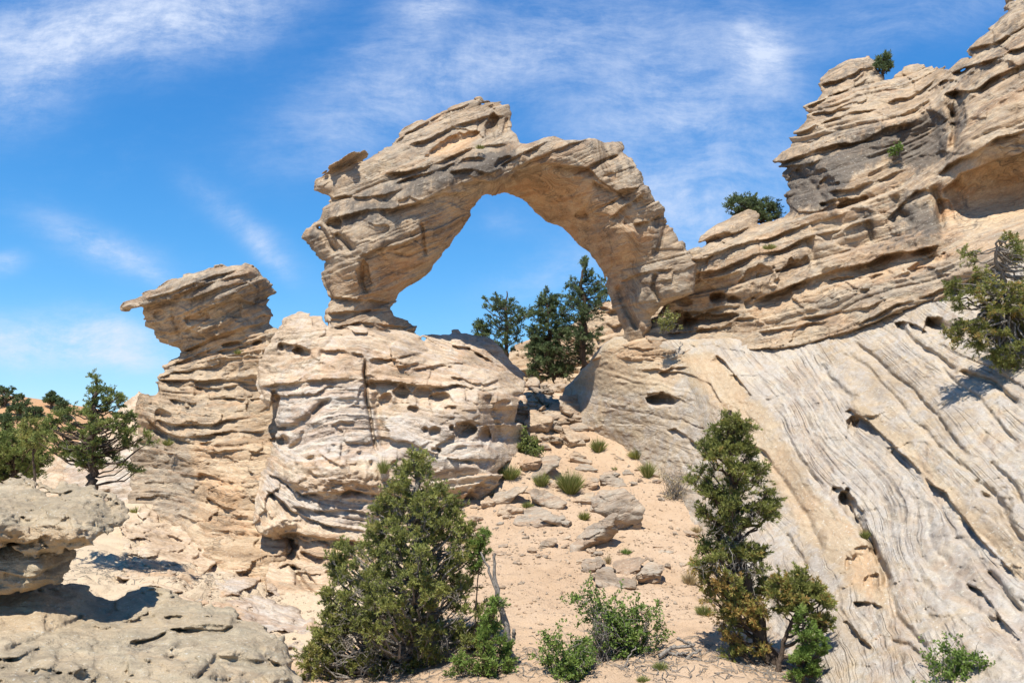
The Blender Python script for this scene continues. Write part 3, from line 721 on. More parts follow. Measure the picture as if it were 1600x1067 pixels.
# ---------------------------------------------------------------- right cliff
rc_guide = [(0, "1000,548 1072,549 1162,543 1256,534 1331,515 1406,477 1474,459 1600,395 1700,345 1950,235"), (75, "1060,475 1120,468 1170,460 1200,450 1275,425 1369,398 1474,372 1600,330 1700,290"),
            (170, "1072,400 1130,372 1187,350 1230,338 1330,312 1430,270 1500,215 1600,160 1700,110 1950,0"), (270, "1210,255 1330,225 1450,185 1520,120 1600,75"), (390, "1280,130 1372,92 1447,80"), (330, "1525,60 1600,10 1700,-40")]
rcliff = Relief(
    "1050,420 1072,392 1091,382 1089,375 1095,366 1117,349 1144,337 1170,325 1181,330 1187,337 1185,349 1222,337 1232,330 1230,311 1222,292 1214,272 1217,262 1207,252 1215,246 1230,232 1234,212 1249,193 1258,176 1254,165 1281,146 1279,131 1284,122 1301,111 1327,96 1357,88 1372,94 1374,106 1388,118 1395,112 1421,101 1447,96 1449,103 1459,110 1474,109 1492,101 1517,90 1513,79 1522,56 1549,37 1571,17 1569,11 1575,5 1600,-4 1660,-70 1780,-110 1960,-110 1960,250 1760,338 1700,362 1600,392 1474,468 1406,492 1331,528 1256,548 1162,560 1072,566 985,568 925,562 938,540 965,528 1000,520 1022,500 1036,478 1040,450",
    "1072,400:30.3 1050,470:31.1 1035,505:31.3 1100,400:30 1150,345:31.5 1200,440:28.6 1222,300:31.2 1260,190:31 1345,95:31.6 1440,110:30.4 1300,280:28.4 1300,220:29.5 1260,335:29 1330,330:27.4 1400,190:28.2 1460,230:27 1500,110:27.6 1580,20:27 1720,-60:26.5 1500,200:25.6 1500,300:26.0 1560,275:25.6 1600,285:25.3 1530,342:25.2 1510,268:25.1 1560,243:24.5 1600,226:24 1475,290:25.9 1600,190:24 1540,357:24.3 1400,380:26 1300,420:27.2 1480,368:24.8 1600,345:24 1100,490:31 1150,470:30 1200,490:28.5 1300,480:26.8 1400,455:25 1480,435:23.6 1600,385:22 1070,548:29.9 1160,545:28.8 1256,536:27.2 1331,515:25.8 1000,540:30.75 940,550:32.4 1700,350:20.8 1930,-80:25.5 1930,120:21 1930,250:18.2",
    thick=7, taper=.12, roll=.55, seed=14, wob=4,
    beds=[dict(guide=rc_guide, layers=[dict(thick=28, amp=.12, block=240, groove=.07, gw=1.8, tilt=.05, saw=.18), dict(thick=7, amp=.03, block=110, groove=.04, gw=1.1)]),
          dict(guide=rc_guide, mask="1060,400 1230,340 1330,320 1450,280 1520,230 1620,190 1620,230 1500,260 1460,310 1460,375 1300,420 1190,470 1040,470", fe=12, seed=50, layers=[dict(thick=17, amp=.22, block=220, groove=.11, gw=1.7, saw=.28)], warp=1.5),
          dict(guide=rc_guide, mask="1200,60 1500,60 1480,160 1430,250 1340,230 1200,270", fe=12, seed=52, layers=[dict(thick=20, amp=.22, block=200, groove=.11, gw=1.7, saw=.3)], warp=1.5),
          dict(guide=rc_guide, mask="1480,-110 1960,-110 1960,160 1740,230 1560,230 1470,200", fe=12, seed=54, layers=[dict(thick=18, amp=.18, block=200, groove=.10, gw=1.6, saw=.26)], warp=1.7),
          dict(guide=rc_guide, mask="920,520 1030,510 1330,500 1600,380 1960,200 1960,260 1400,500 1100,570 920,570", fe=10, seed=56, layers=[dict(thick=9, amp=.10, block=170, groove=.07, gw=1.3)], warp=.8),
          dict(guide=rc_guide, mask="1080,320 1190,320 1190,380 1080,390", fe=8, seed=58, layers=[dict(thick=9, amp=.1, block=60, groove=.08, gw=1.4)], warp=1.5)],
    cell=[(74, .09), (28, .035)],
    feats=[('S', 1555, 300, 105, 72, .9), ('S', 1560, 385, 70, 26, .6), ('L', "1165,480 1185,468 1200,460 1275,433 1369,404 1430,392 1474,382", .95, 18), ('L', "1060,405 1100,402 1150,385 1200,372 1260,352 1330,330", .45, 9), ('L', "1070,430 1120,420 1170,405 1230,385 1300,360 1370,345", .5, 10), ('L', "1045,455 1090,440 1130,432 1165,420", .4, 9),
           ('L', "1208,253 1240,248 1278,232 1330,222 1385,200 1430,190", .65, 12), ('L', "1216,262 1260,256 1290,248", .3, 18), ('L', "1255,168 1290,155 1325,140 1362,118", .45, 7), ('L', "1280,133 1310,125 1345,108 1372,106", .4, 6), ('L', "1236,212 1270,200 1330,180 1400,165", .3, 7), ('L', "1265,180 1300,178 1340,168", .25, 6),
           ('L', "1290,300 1330,296 1370,282 1420,262", .3, 8), ('C', "1240,262 1270,285 1290,320", .2, 5), ('H', 1262, 292, 34, 34, 0, .35), ('H', 1290, 290, 12, 14, 0, .3), ('H', 1440, 205, 34, 42, 10, .25), ('C', "1476,160 1490,180 1494,215 1490,240", .5, 5), ('L', "1445,142 1475,128 1500,130", .5, 10), ('H', 1495, 180, 14, 30, 0, .4),
           ('L', "1385,160 1420,150 1470,118", .3, 7), ('L', "1513,80 1550,68 1600,40", .45, 9), ('L', "1480,120 1530,100 1600,70 1700,20", .5, 9), ('L', "1470,150 1520,140 1560,115 1620,95", .6, 12), ('L', "1460,280 1480,262 1520,240 1560,215 1600,205 1660,185", .5, 10), ('L', "1470,300 1500,275 1560,250 1620,236", .7, 16),
           ('H', 1480, 340, 16, 34, 20, .25), ('C', "1455,290 1468,320 1474,372", .4, 7), ('C', "1395,300 1400,330 1430,350", .25, 6), ('L', "1275,318 1320,310 1345,318", .4, 9), ('H', 1330, 320, 22, 7, 15, .5),
           ('L', "1380,345 1400,320 1430,300 1460,300", .4, 10), ('C', "1350,345 1362,380", .3, 5), ('C', "1260,370 1270,400 1280,425", .25, 5), ('H', 1240, 425, 30, 20, 25, .5), ('H', 1185, 430, 26, 14, 20, .4), ('C', "1180,440 1180,470", .3, 5),
           ('H', 1126, 464, 13, 9, 10, .9), ('H', 1148, 468, 9, 7, 0, .7), ('H', 1105, 503, 45, 9, 5, .9), ('H', 1058, 505, 26, 16, 0, 1.2), ('L', "1060,490 1095,490 1130,482 1160,480", .5, 10), ('L', "1040,520 1080,520 1130,512", .4, 8), ('H', 1060, 470, 24, 8, -15, .5),
           ('L', "930,545 965,538 1000,545 1030,540", .3, 8), ('L', "1030,528 1072,536 1120,545 1170,546", .3, 6), ('L', "1162,546 1220,545 1262,536 1331,516 1406,482 1474,462", .4, 7), ('L', "1330,508 1400,474 1474,452 1540,425", .35, 6), ('H', 1450, 412, 40, 8, 20, .35), ('L', "1290,440 1340,430 1390,425", .2, 6), ('L', "1250,500 1330,485 1400,462", .3, 6), ('L', "1180,520 1250,510 1300,500", .3, 5), ('H', 1120, 375, 30, 6, 15, .4), ('L', "1090,378 1130,372 1180,352", .35, 7)],
    tint=(.46, .26, .12),
    zones=[('d', .6, 12, "1212,258 1300,245 1330,262 1300,330 1230,330"), ('d', .65, 12, "1420,190 1470,165 1490,240 1440,265 1400,250"), ('d', .3, 12, "1300,235 1420,195 1410,250 1310,275"), ('d', .3, 14, "1340,330 1440,290 1470,370 1380,395"), ('d', .4, 8, (1500, 180, 16, 30, 0)), ('d', .4, 10, (1445, 345, 26, 22, 20)), ('w', .5, 10, (1550, 305, 80, 48, 18)), ('g', -.3, 10, (1550, 305, 80, 48, 18)), ('d', -.25, 10, (1550, 305, 80, 48, 18)), ('d', .45, 5, "1488,300 1500,298 1535,350 1520,355"), ('d', .4, 7, "1560,250 1600,245 1600,285 1580,275"),
           ('d', .3, 14, "1300,200 1400,190 1400,250 1320,280"), ('d', .2, 14, "1480,20 1740,-60 1740,100 1500,140"), ('w', .45, 12, "1170,480 1280,435 1480,385 1600,340 1740,300 1740,330 1500,410 1300,460 1180,500"), ('d', -.25, 12, "1040,500 1180,480 1480,385 1740,300 1740,400 1300,560 900,580"),
           ('g', .55, 8, "1275,470 1400,430 1500,395 1640,340 1640,370 1480,440 1400,462 1290,490"), ('w', .4, 14, "920,520 1060,500 1160,490 1250,500 1330,500 1160,560 920,580"), ('d', .4, 6, "1180,540 1270,530 1330,508 1335,520 1262,540 1180,550"), ('d', .3, 5, "1290,432 1340,425 1345,445 1300,452"), ('d', .2, 10, "1200,120 1300,90 1400,90 1380,130 1260,190")])
build_rock('layered_cliff', rcliff, .038 / QUAL, M_ROCK, 'high layered sandstone cliff with dark stains and a deep tan alcove on the upper right', 'cliff')

# ---------------------------------------------------------------- slickrock slope
sl_guide = [(-60, "1000,520 1060,590 1110,670 1160,740 1220,820 1270,920"), (0, "1120,552 1160,606 1203,660 1218,650 1251,720 1294,771 1345,818 1372,869 1390,950 1420,1050"), (90, "1262,535 1282,567 1312,605 1340,650 1395,693 1442,740 1473,767 1512,814 1551,857 1583,900 1640,950"),
            (150, "1310,515 1327,526 1350,537 1387,575 1425,609 1462,646 1500,699 1540,740 1600,800"), (215, "1375,490 1402,504 1432,534 1500,575 1549,594 1600,635 1650,665"), (300, "1474,450 1530,480 1600,530 1660,560"), (50, "1400,860 1440,930 1500,1000 1560,1067")]
_rg = np.random.default_rng(90); _cr = []
for _ in range(110):                          # short joints and chips across the beds of the slope
    _u, _v = _rg.uniform(1130, 1620), _rg.uniform(540, 1060); _l = _rg.uniform(6, 26); _a = _rg.normal(-.55, .35)
    _cr.append(('C' if _rg.random() < .6 else 'L', f'{_u:.0f},{_v:.0f} {_u + _l * .5 * math.cos(_a) + _rg.normal(0, 2):.1f},{_v + _l * .5 * math.sin(_a) + _rg.normal(0, 2):.1f} {_u + _l * math.cos(_a):.1f},{_v + _l * math.sin(_a):.1f}', _rg.uniform(.04, .10), _rg.uniform(1.6, 3.4)))
slope = Relief(
    "884,606 905,585 930,556 945,536 960,524 1072,530 1162,525 1256,515 1331,495 1474,440 1700,330 1760,305 1960,215 1960,1180 1190,1180 1175,1067 1120,960 1080,880 1030,815 960,775 900,725 868,650",
    "905,602:34.8 940,550:32.5 884,620:35.8 1000,545:30.95 1072,545:29.9 1100,590:28.2 1162,542:28.8 1256,532:27.6 1331,512:26.2 1406,480:25.2 1474,455:24.2 1600,388:22.4 1700,345:21 1600,600:17.6 1600,800:13.6 1600,1067:10 1740,1100:9 1740,600:15.6 1930,260:18.2 1930,600:13.2 1930,1100:8 1450,1000:12.2 1300,1060:13.2 1240,950:16.4 1180,880:18.8 1200,800:21 1300,800:18.6 1400,700:19.2 1300,600:24 1140,600:27 1100,660:26.9 1090,780:25.2 1000,700:30.2 1000,640:30.3 1000,595:30.4 920,640:33.2 960,600:31.6 900,680:33.5 1230,1150:12.5 1450,850:15.2 1500,700:17 1480,560:21 1180,1060:15.6 1090,900:21.6 1020,810:27.2 940,725:32.6 1250,1060:13.9 1205,960:16.9",
    thick=4.5, taper=.05, roll=.25, seed=17, wob=4, nz=((.8, .05), (5, .014)),
    beds=[dict(guide=sl_guide, lat='d', mask="1110,545 1262,525 1285,570 1335,640 1440,745 1560,870 1680,980 1960,1100 1960,1180 1560,1110 1470,1000 1400,960 1380,880 1300,775 1210,650", fe=10, seed=60,
               layers=[dict(thick=24, amp=.06, block=90, groove=.09, gw=1.8, rough=.25, saw=.09), dict(thick=9, amp=.03, block=32, groove=.08, gw=1.5, rough=.2, spread=.5, saw=.06)], warp=.55),
          dict(guide=sl_guide, lat='d', mask="1262,525 1500,430 1960,210 1960,1000 1600,930 1500,800 1400,690 1330,625", fe=10, seed=62,
               layers=[dict(thick=40, amp=.10, block=300, groove=.09, gw=2.0, tilt=.06, rough=.5, saw=.10), dict(thick=11, amp=.03, block=40, groove=.045, gw=1.4, rough=.2, saw=.04)], warp=.55),
          dict(guide=sl_guide, lat='d', mask="1120,560 1210,660 1300,780 1370,880 1400,980 1400,1180 1240,1180 1180,900 1060,740 1060,560", fe=10, seed=64,
               layers=[dict(thick=18, amp=.06, block=90, groove=.05, gw=1.6, tilt=.05, rough=.5), dict(thick=7, amp=.015, block=60, groove=.025, gw=1.2)], warp=1.3),
          dict(ang=-14, mask="870,600 960,520 1070,560 1110,680 1130,800 1000,780", fe=14, seed=66, layers=[dict(thick=20, amp=.05, block=140, groove=.045, gw=1.6), dict(thick=7, amp=.012, block=80, groove=.016, gw=1.2)], warp=1.5)],
    cell=[(70, .04), (26, .028), (11, .014)],
    feats=_cr + [('H', 1031, 625, 26, 10, -3, 1.1), ('L', "1008,612 1030,613 1062,622 1075,628", .35, 9), ('L', "1030,585 1050,572 1080,575", .3, 7), ('L', "1000,575 1060,580 1110,600 1130,640", .2, 8), ('L', "1040,672 1055,670 1075,685 1110,705", .35, 7),
           ('L', "1120,553 1140,575 1165,605 1180,625", .5, 9), ('C', "1218,652 1235,690 1251,722 1290,768", .25, 4),
           ('H', 1328, 790, 14, 30, 35, .9), ('L', "1296,760 1312,765 1330,783", .4, 12), ('C', "1338,800 1352,830 1370,865 1384,905 1390,925", .6, 6), ('L', "1330,783 1345,815 1368,862 1388,915", .4, 9), ('H', 1350, 880, 22, 26, 20, .3), ('H', 1360, 910, 14, 12, 0, .3),
           ('L', "1316,645 1330,640 1350,658 1395,693 1420,718 1442,742", .85, 15), ('B', 1350, 640, 30, 12, -25, .3), ('L', "1442,742 1473,768 1512,816 1551,860 1590,908", .55, 11), ('H', 1333, 665, 9, 14, 15, .5),
           ('C', "1282,567 1300,590 1318,612 1338,628", .35, 6), ('C', "1327,526 1345,545 1390,578 1425,611 1462,648 1500,700 1520,720", .3, 4), ('C', "1290,545 1330,560 1370,590 1430,660 1470,700 1540,760 1600,830", .22, 4), ('C', "1402,504 1415,520 1440,540 1500,578", .35, 4), ('L', "1395,505 1410,500 1430,505 1450,520", .5, 10), ('H', 1460, 515, 22, 18, -30, .6), ('C', "1500,575 1549,594 1600,637", .35, 4), ('C', "1440,500 1480,515 1510,525", .4, 7), ('C', "1462,560 1520,620 1600,700", .2, 4), ('C', "1545,720 1575,750 1600,790", .25, 4), ('C', "1530,765 1560,790 1600,850", .3, 5),
           ('C', "1390,1000 1420,1010 1460,1050", .2, 5), ('L', "1320,965 1340,985 1370,1020", .3, 8), ('L', "1330,940 1360,940 1385,950", .3, 9), ('B', 1350, 985, 30, 14, -30, .2), ('C', "1395,925 1400,960 1450,1020", .25, 5), ('L', "1510,910 1530,925 1560,960 1600,1005", .4, 8), ('C', "1540,890 1570,930 1600,960", .3, 4), ('L', "1160,690 1190,700 1210,720", .35, 9), ('C', "1230,830 1245,860 1262,890", .25, 4), ('C', "1185,700 1230,760 1265,810 1290,870", .18, 5)],
    tint=(.52, .08, .12),
    zones=[('g', .45, 10, "1120,550 1262,530 1290,575 1335,640 1440,745 1560,870 1600,910 1600,990 1500,930 1420,880 1370,860 1300,770 1210,650"), ('g', -.08, 10, "1262,530 1330,520 1420,600 1500,700 1600,820 1600,930 1500,800 1400,690 1330,625"), ('g', -.35, 8, "1325,625 1360,640 1470,745 1560,840 1600,880 1600,920 1500,810 1400,700 1330,650"), ('w', .4, 8, "1325,625 1360,640 1470,745 1560,840 1600,880 1600,920 1500,810 1400,700 1330,650"),
           ('w', .5, 10, "1060,560 1120,555 1210,660 1250,730 1340,830 1380,900 1390,950 1340,930 1270,850 1200,740 1150,660 1090,610"), ('g', -.35, 10, "1060,560 1120,555 1210,660 1250,730 1340,830 1380,900 1390,950 1340,930 1270,850 1200,740 1150,660 1090,610"),
           ('w', .35, 16, "890,600 960,520 1080,560 1050,610 950,610"), ('g', -.3, 12, "890,600 960,520 1080,560 1050,610 950,610"), ('w', .3, 14, "1290,900 1400,900 1440,1060 1250,1067"), ('d', .12, 14, "1420,500 1600,420 1600,700 1500,640"), ('d', .1, 12, "990,560 1090,580 1130,680 1040,640")])
build_rock('slickrock_slope', slope, .029 / QUAL, M_SLICK, 'steep pale slickrock slope with wavy dark grooves running diagonally on the right', 'rock slope')

# ---------------------------------------------------------------- rocks behind the arch, near bench and stacked slabs
back = Relief("780,610 790,560 805,540 830,533 870,520 905,498 930,480 960,468 1000,460 1060,470 1060,620 780,620", "800,560:50 870,530:51 960,480:52 1040,480:51 830,600:49 960,590:49", thick=5, taper=.05, roll=.8, beds=[dict(ang=8, layers=[dict(thick=12, amp=.35, block=50, groove=.2), dict(thick=5, amp=.1, block=40, groove=.1)])], seed=21, tint=(.2, 0, .3), cell=[(30, .3)])
build_rock('rock_ledge', back, .09 / QUAL, M_ROCK, 'sunlit broken pale ledge seen through the arch behind the dark pine trees', 'rock outcrop')
bench = Relief("-320,908 -80,908 0,908 60,908 110,920 150,934 190,930 220,922 260,930 300,944 340,950 362,962 372,975 400,985 435,1005 452,1040 458,1070 470,1180 -320,1180",
               "0,940:11.5 -60,940:11.5 0,910:12.2 -80,910:12.2 100,915:12.2 -300,940:11.4 -300,910:12.2 -300,1150:7 150,946:11.8 225,930:12.4 300,952:11.6 365,970:10.9 430,1015:9.9 450,1050:9.4 200,1000:9.9 0,1000:9.4 100,1067:8.2 300,1067:8.3 455,1120:8.3 -60,1150:7 200,1170:7.2", thick=4, taper=.03, roll=.35, seed=23, wob=4,
               beds=[dict(ang=-6, layers=[dict(thick=26, amp=.08, block=160, groove=.05, gw=2)])], cell=[(60, .10), (24, .05)], feats=[('L', "195,1005 235,995 270,982 310,980 350,986 372,978", .5, 14), ('C', "0,1020 80,990 140,960", .2, 5), ('L', "250,962 300,960 345,962", .2, 8), ('C', "300,1067 340,1030 420,1040", .15, 5), ('B', 320, 965, 50, 14, -8, .25)],
               nz=((1.3, .08), (4.2, .035), (11, .020)), tint=(.5, .16, .1), zones=[('d', .3, 10, (250, 1010, 60, 16, 10)), ('d', .25, 14, (380, 1030, 50, 40, 0)), ('d', .22, 14, (90, 1045, 70, 18, 5)), ('w', .3, 14, (190, 980, 80, 20, 5)), ('w', .45, 16, "-80,930 140,935 150,960 60,1000 -80,1020"), ('g', -.5, 16, "-80,930 140,935 150,960 60,1000 -80,1020")])
build_rock('rock_bench', bench, .022 / QUAL, M_BENCH, 'flat grey lichen speckled rock bench filling the lower left foreground', 'rock ledge')
slab = Relief("-300,754 -80,752 0,748 20,742 42,742 60,750 58,760 75,768 92,766 100,758 118,756 135,766 150,764 165,772 182,775 194,786 198,802 190,820 176,832 160,838 140,848 120,858 84,867 40,866 0,855 -80,850 -300,852",
              "-70,755:12.9 0,752:12.9 42,745:13 110,762:12.6 182,777:12.3 60,780:11.9 -60,800:10.8 0,800:10.8 100,800:11 150,800:11.3 195,803:11.8 0,822:10.35 100,832:10.4 172,828:11.1 0,850:10.6 90,862:10.7 -70,845:10.5 -280,755:12.8 -280,800:10.7 -280,850:10.4", thick=2.2, taper=.12, roll=.10, seed=25, wob=3,
              beds=[dict(ang=-3, layers=[dict(thick=16, amp=.045, block=70, groove=.03, gw=1.6)])], cell=[(30, .07), (13, .03)], feats=[('L', "0,842 40,850 70,838 110,848 140,835", .22, 10), ('L', "140,770 165,778 190,790", .15, 6), ('C', "165,772 168,790 178,800", .15, 4), ('L', "70,768 92,768 115,762", .3, 6), ('C', "58,745 60,762 90,770", .12, 3)],
              nz=((1.6, .06), (5, .035), (13, .020)), tint=(.5, .16, .1), zones=[('w', .3, 10, "-80,825 190,820 130,865 -80,860")])
build_rock('flat_boulder', slab, .02 / QUAL, M_BENCH, 'big flat grey lichen covered boulder on top of the stack at the left edge', 'boulder')
slab2 = Relief("-300,838 -80,842 0,842 40,848 90,848 112,856 119,880 113,895 95,912 62,920 20,929 0,932 -80,936 -300,934", "-280,846:11.5 -60,846:11.5 0,846:11.5 110,856:11.9 -60,876:10.85 0,876:10.85 110,876:11.4 60,890:10.75 -60,905:10.7 -280,880:10.8 -280,920:10.7 10,920:10.8 70,915:10.9 112,890:11.3", thick=2, taper=.2, roll=.15, seed=27,
               beds=[dict(ang=2, layers=[dict(thick=14, amp=.04, block=60, groove=.03)])], cell=[(36, .05)], feats=[('L', "60,893 85,884 112,872", .12, 6), ('L', "0,895 40,899 70,895", .1, 5)], nz=((1.6, .05), (5, .03), (12, .012)), tint=(.45, .05, .15))
build_rock('lower_slab', slab2, .02 / QUAL, M_BENCH, 'thin tan slab wedged under the big flat boulder at the left edge', 'boulder')
# ================================================================ ground sheet and far hill
GP = [(800, 1067, 13.2), (900, 1000, 15.4), (1000, 960, 16.8), (900, 900, 19.6), (800, 850, 22.2), (735, 800, 25.2), (900, 780, 26.4), (1000, 780, 26.2), (1060, 850, 21.8), (850, 700, 31.6), (900, 720, 30), (960, 690, 31.6), (870, 640, 37), (850, 605, 41.5), (1090, 960, 16.6), (1200, 1060, 13.4), (1000, 715, 30.4), (1070, 770, 26.6), (1040, 900, 19.2), (800, 712, 28.5), (780, 742, 27.1), (832, 640, 33.8), (840, 615, 38),
      (450, 950, 21.5), (400, 900, 24.2), (300, 850, 25.6), (250, 810, 27), (190, 800, 27), (350, 935, 20.5), (150, 880, 21.5), (230, 860, 23.5), (250, 910, 20), (450, 1060, 15.5), (600, 1060, 14.4), (300, 900, 22), (100, 800, 27), (600, 950, 20.5), (700, 900, 20), (700, 1000, 16)]
_g = np.array([W(a, b, c) for a, b, c in GP])
_ex = np.array([(-14, 12, -4.6), (-20, 28, -3.5), (-14, 40, -3), (-30, 60, -3), (-60, 60, -2), (-40, 90, -1), (4, 48, 1.6), (0, 60, .5), (3, 52, 1.4), (10, 45, 1.0), (14, 30, -4), (10, 22, -6), (10, 12, -6.5), (6, 8, -5.4), (0, 6, -4.6), (-8, 6, -4.4), (0, -10, -4.5), (-20, 0, -4.5), (20, 0, -6), (30, 60, -1), (0, 100, -2), (60, 100, -2), (-100, 120, -2)])
GPT = np.concatenate([_g, _ex])
def ground_h(x, y, detail=True):
    r = np.hypot(x, y - 20); m = np.minimum(1, 110 / np.maximum(r, 1))
    xs, ys = x * m, 20 + (y - 20) * m
    z = rbf(GPT[:, :2], GPT[:, 2], xs, ys, 0.02, .8)
    z = np.where(r > 110, z * 110 / np.maximum(r, 110) - 2 * (1 - 110 / np.maximum(r, 110)), z)
    if detail:
        rk = sstep(-2.2, -4.5, x) * sstep(16, 19, y)             # rocky gully on the left
        z = z + .16 * fbm2(x * .5, y * .5, 3) + .06 * fbm2(x * 2.1 + 9, y * 2.1, 3) + .075 * fbm2(x * 3.9, y * 4.6 + 4, 3)
        q = z * 3.2 + .9 * fbm2(x * .7, y * .7 + 5, 4) + .25 * y
        st = (np.floor(q) + sstep(.55, 1.0, q - np.floor(q)) - q) / 3.2
        z = z + rk * (.75 * st + .10 * fbm2(x * 1.7 + 3, y * 1.7, 4))
    return z
def ground_Y(u, v, lo=9.0, hi=60.0):
    Y = np.arange(lo, hi, .05); p = W(np.full(Y.shape, u), np.full(Y.shape, v), Y)
    h = ground_h(p[:, 0], p[:, 1]); k = np.nonzero(p[:, 2] < h)[0]
    return float(Y[k[0]]) if len(k) else None
def graded(a, b, step, far):
    core = np.arange(a, b, step); out = []; d = step; p = b
    while p < far: out.append(p); d *= 1.28; p += d
    lo = []; d = step; p = a - step
    while p > -far: lo.append(p); d *= 1.28; p -= d
    return np.concatenate([lo[::-1], core, out, ])
gxs = graded(-11, 8.5, .065, 3000); gys = graded(7, 43, .065, 3000)
GX, GY = np.meshgrid(gxs, gys)
GZ = ground_h(GX, GY)
nx, ny = len(gxs), len(gys)
idx = np.arange(nx * ny).reshape(ny, nx)
gq = np.stack([idx[:-1, :-1], idx[:-1, 1:], idx[1:, 1:], idx[1:, :-1]], -1).reshape(-1, 4)
gt = np.zeros((ny, nx, 4)); gt[..., 3] = 1
gt[..., 0] = .75 * sstep(-2.0, -4.2, GX) * sstep(15, 18, GY) + .15 + .35 * sstep(33, 38, GY)
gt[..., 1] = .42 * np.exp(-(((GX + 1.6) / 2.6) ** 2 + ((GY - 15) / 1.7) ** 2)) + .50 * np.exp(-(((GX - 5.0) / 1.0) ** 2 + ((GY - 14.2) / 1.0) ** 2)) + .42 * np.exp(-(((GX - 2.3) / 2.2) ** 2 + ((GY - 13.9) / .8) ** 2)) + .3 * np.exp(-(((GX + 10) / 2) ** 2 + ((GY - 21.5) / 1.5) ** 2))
gt[..., 2] = .75 * sstep(44, 75, np.hypot(GX, GY)) * sstep(-2, 10, np.abs(GX) + .4 * GY)
gnd = put('ground', np_mesh('ground', np.stack([GX, GY, GZ], -1).reshape(-1, 3), gq, M_SAND, attrs={'tint': gt.reshape(-1, 4), 'bed': GZ.ravel()}))
tag(gnd, kind='structure')
# red juniper hill far on the left
hp = np.array([(*W(a, b, c)[:2], W(a, b, c)[2]) for a, b, c in [(-160, 612, 92), (-60, 615, 90), (0, 621, 88), (30, 623, 87), (60, 628, 86), (90, 643, 84), (130, 668, 82), (170, 690, 80), (0, 700, 60), (60, 705, 60), (-100, 700, 60), (120, 715, 60), (0, 660, 74), (50, 665, 73), (-100, 655, 76)]] +
              [(-160, 90, -3), (-90, 130, -3), (-30, 120, -4), (-20, 75, -4.5), (-75, 45, -5), (-40, 50, -5), (-120, 60, -4), (-60, 110, 0)])
hx, hy = np.meshgrid(np.arange(-150, -25, .8), np.arange(48, 128, .8))
hz = rbf(hp[:, :2], hp[:, 2], hx, hy, .1, 3.0) + .5 * fbm2(hx * .1, hy * .1, 4)
n1x, n1y = hx.shape[1], hx.shape[0]; idx = np.arange(n1x * n1y).reshape(n1y, n1x)
hq = np.stack([idx[:-1, :-1], idx[:-1, 1:], idx[1:, 1:], idx[1:, :-1]], -1).reshape(-1, 4)
ht = np.zeros((hx.size, 4)); ht[:, 2] = 1; ht[:, 3] = 1
tag(put('hill', np_mesh('hill', np.stack([hx, hy, hz], -1).reshape(-1, 3), hq, M_SAND, attrs={'tint': ht})), kind='structure')
def hill_Y(u, v):
    Y = np.arange(52., 110, .2); p = W(np.full(Y.shape, u), np.full(Y.shape, v), Y)
    h = rbf(hp[:, :2], hp[:, 2], p[:, 0], p[:, 1], .1, 3.0) + .5 * fbm2(p[:, 0] * .1, p[:, 1] * .1, 4)
    k = np.nonzero(p[:, 2] < h)[0]
    return float(Y[k[0]]) if len(k) else 86.0
print(f'ground t={time.time() - T0:.1f}', flush=True)
# ================================================================ boulders on the sand slope
_bi = [0]
def boulder(name, label, pts, sc, ox, oy, ridge=None, kt=1.6, kb=.35, grey=.6, warm=.05, thick=None, soft=1.0, group='rocks fallen on the sand slope', h=None, dark=.1, Y=None, lift=0, cat='rock', roll=.07):
    _bi[0] += 1
    p = P(pts) / sc + np.array([ox, oy])
    lo, hi = p.min(0), p.max(0)
    Y0 = Y or ground_Y((lo[0] + hi[0]) / 2, hi[1] - .12 * (hi[1] - lo[1])) or 30
    px = Y0 / F; Wm, Hm = (hi[0] - lo[0]) * px, (hi[1] - lo[1]) * px
    r = (P(ridge) / sc + np.array([ox, oy])) if ridge else np.array([[lo[0], lo[1] * .5 + hi[1] * .5], [hi[0], lo[1] * .5 + hi[1] * .5]])
    dp = []
    for u in np.linspace(lo[0] - 4, hi[0] + 4, 6):
        rv = np.interp(u, r[:, 0], r[:, 1]) if r[-1, 0] > r[0, 0] else r[:, 1].mean()
        dp.append((u, rv, Y0))
        for f in (.5, 1.2):
            dp.append((u, rv - f * max(8, rv - lo[1]), Y0 + kt * f * max(8, rv - lo[1]) * px))
            dp.append((u, rv + f * max(8, hi[1] - rv), Y0 + kb * f * max(8, hi[1] - rv) * px))
    sd = 100 + _bi[0]
    ang = float(np.random.default_rng(sd).normal(8, 14))
    wpx = hi[0] - lo[0]
    rel = Relief(p, np.array(dp), thick=thick or max(.3, .7 * Wm), taper=.25, roll=min(roll * 1.5, .12 * Hm + .02), seed=sd, wob=1.5, size=3.0, outk=.5,
                 beds=[dict(ang=ang, layers=[dict(thick=max(4, wpx * .12), amp=.06 * soft * Hm ** .5, block=max(20, wpx * .5), groove=.03 * soft * Hm ** .5, gw=1.1)])],
                 cell=[(max(9, wpx * .3), .10 * soft * Hm)], nz=((2.4 / max(.3, Hm), .05 * Hm), (7 / max(.3, Hm), .02 * Hm)), tint=(grey, dark, warm))
    h = h or min(.03, max(.012, Wm / 60)) 
    return build_rock(name, rel, h, M_BOULDER, label, cat, group)
Z8 = (4.103, 700, 640); Z4 = (3.997, 800, 800); Z7 = (3.049, 700, 550)
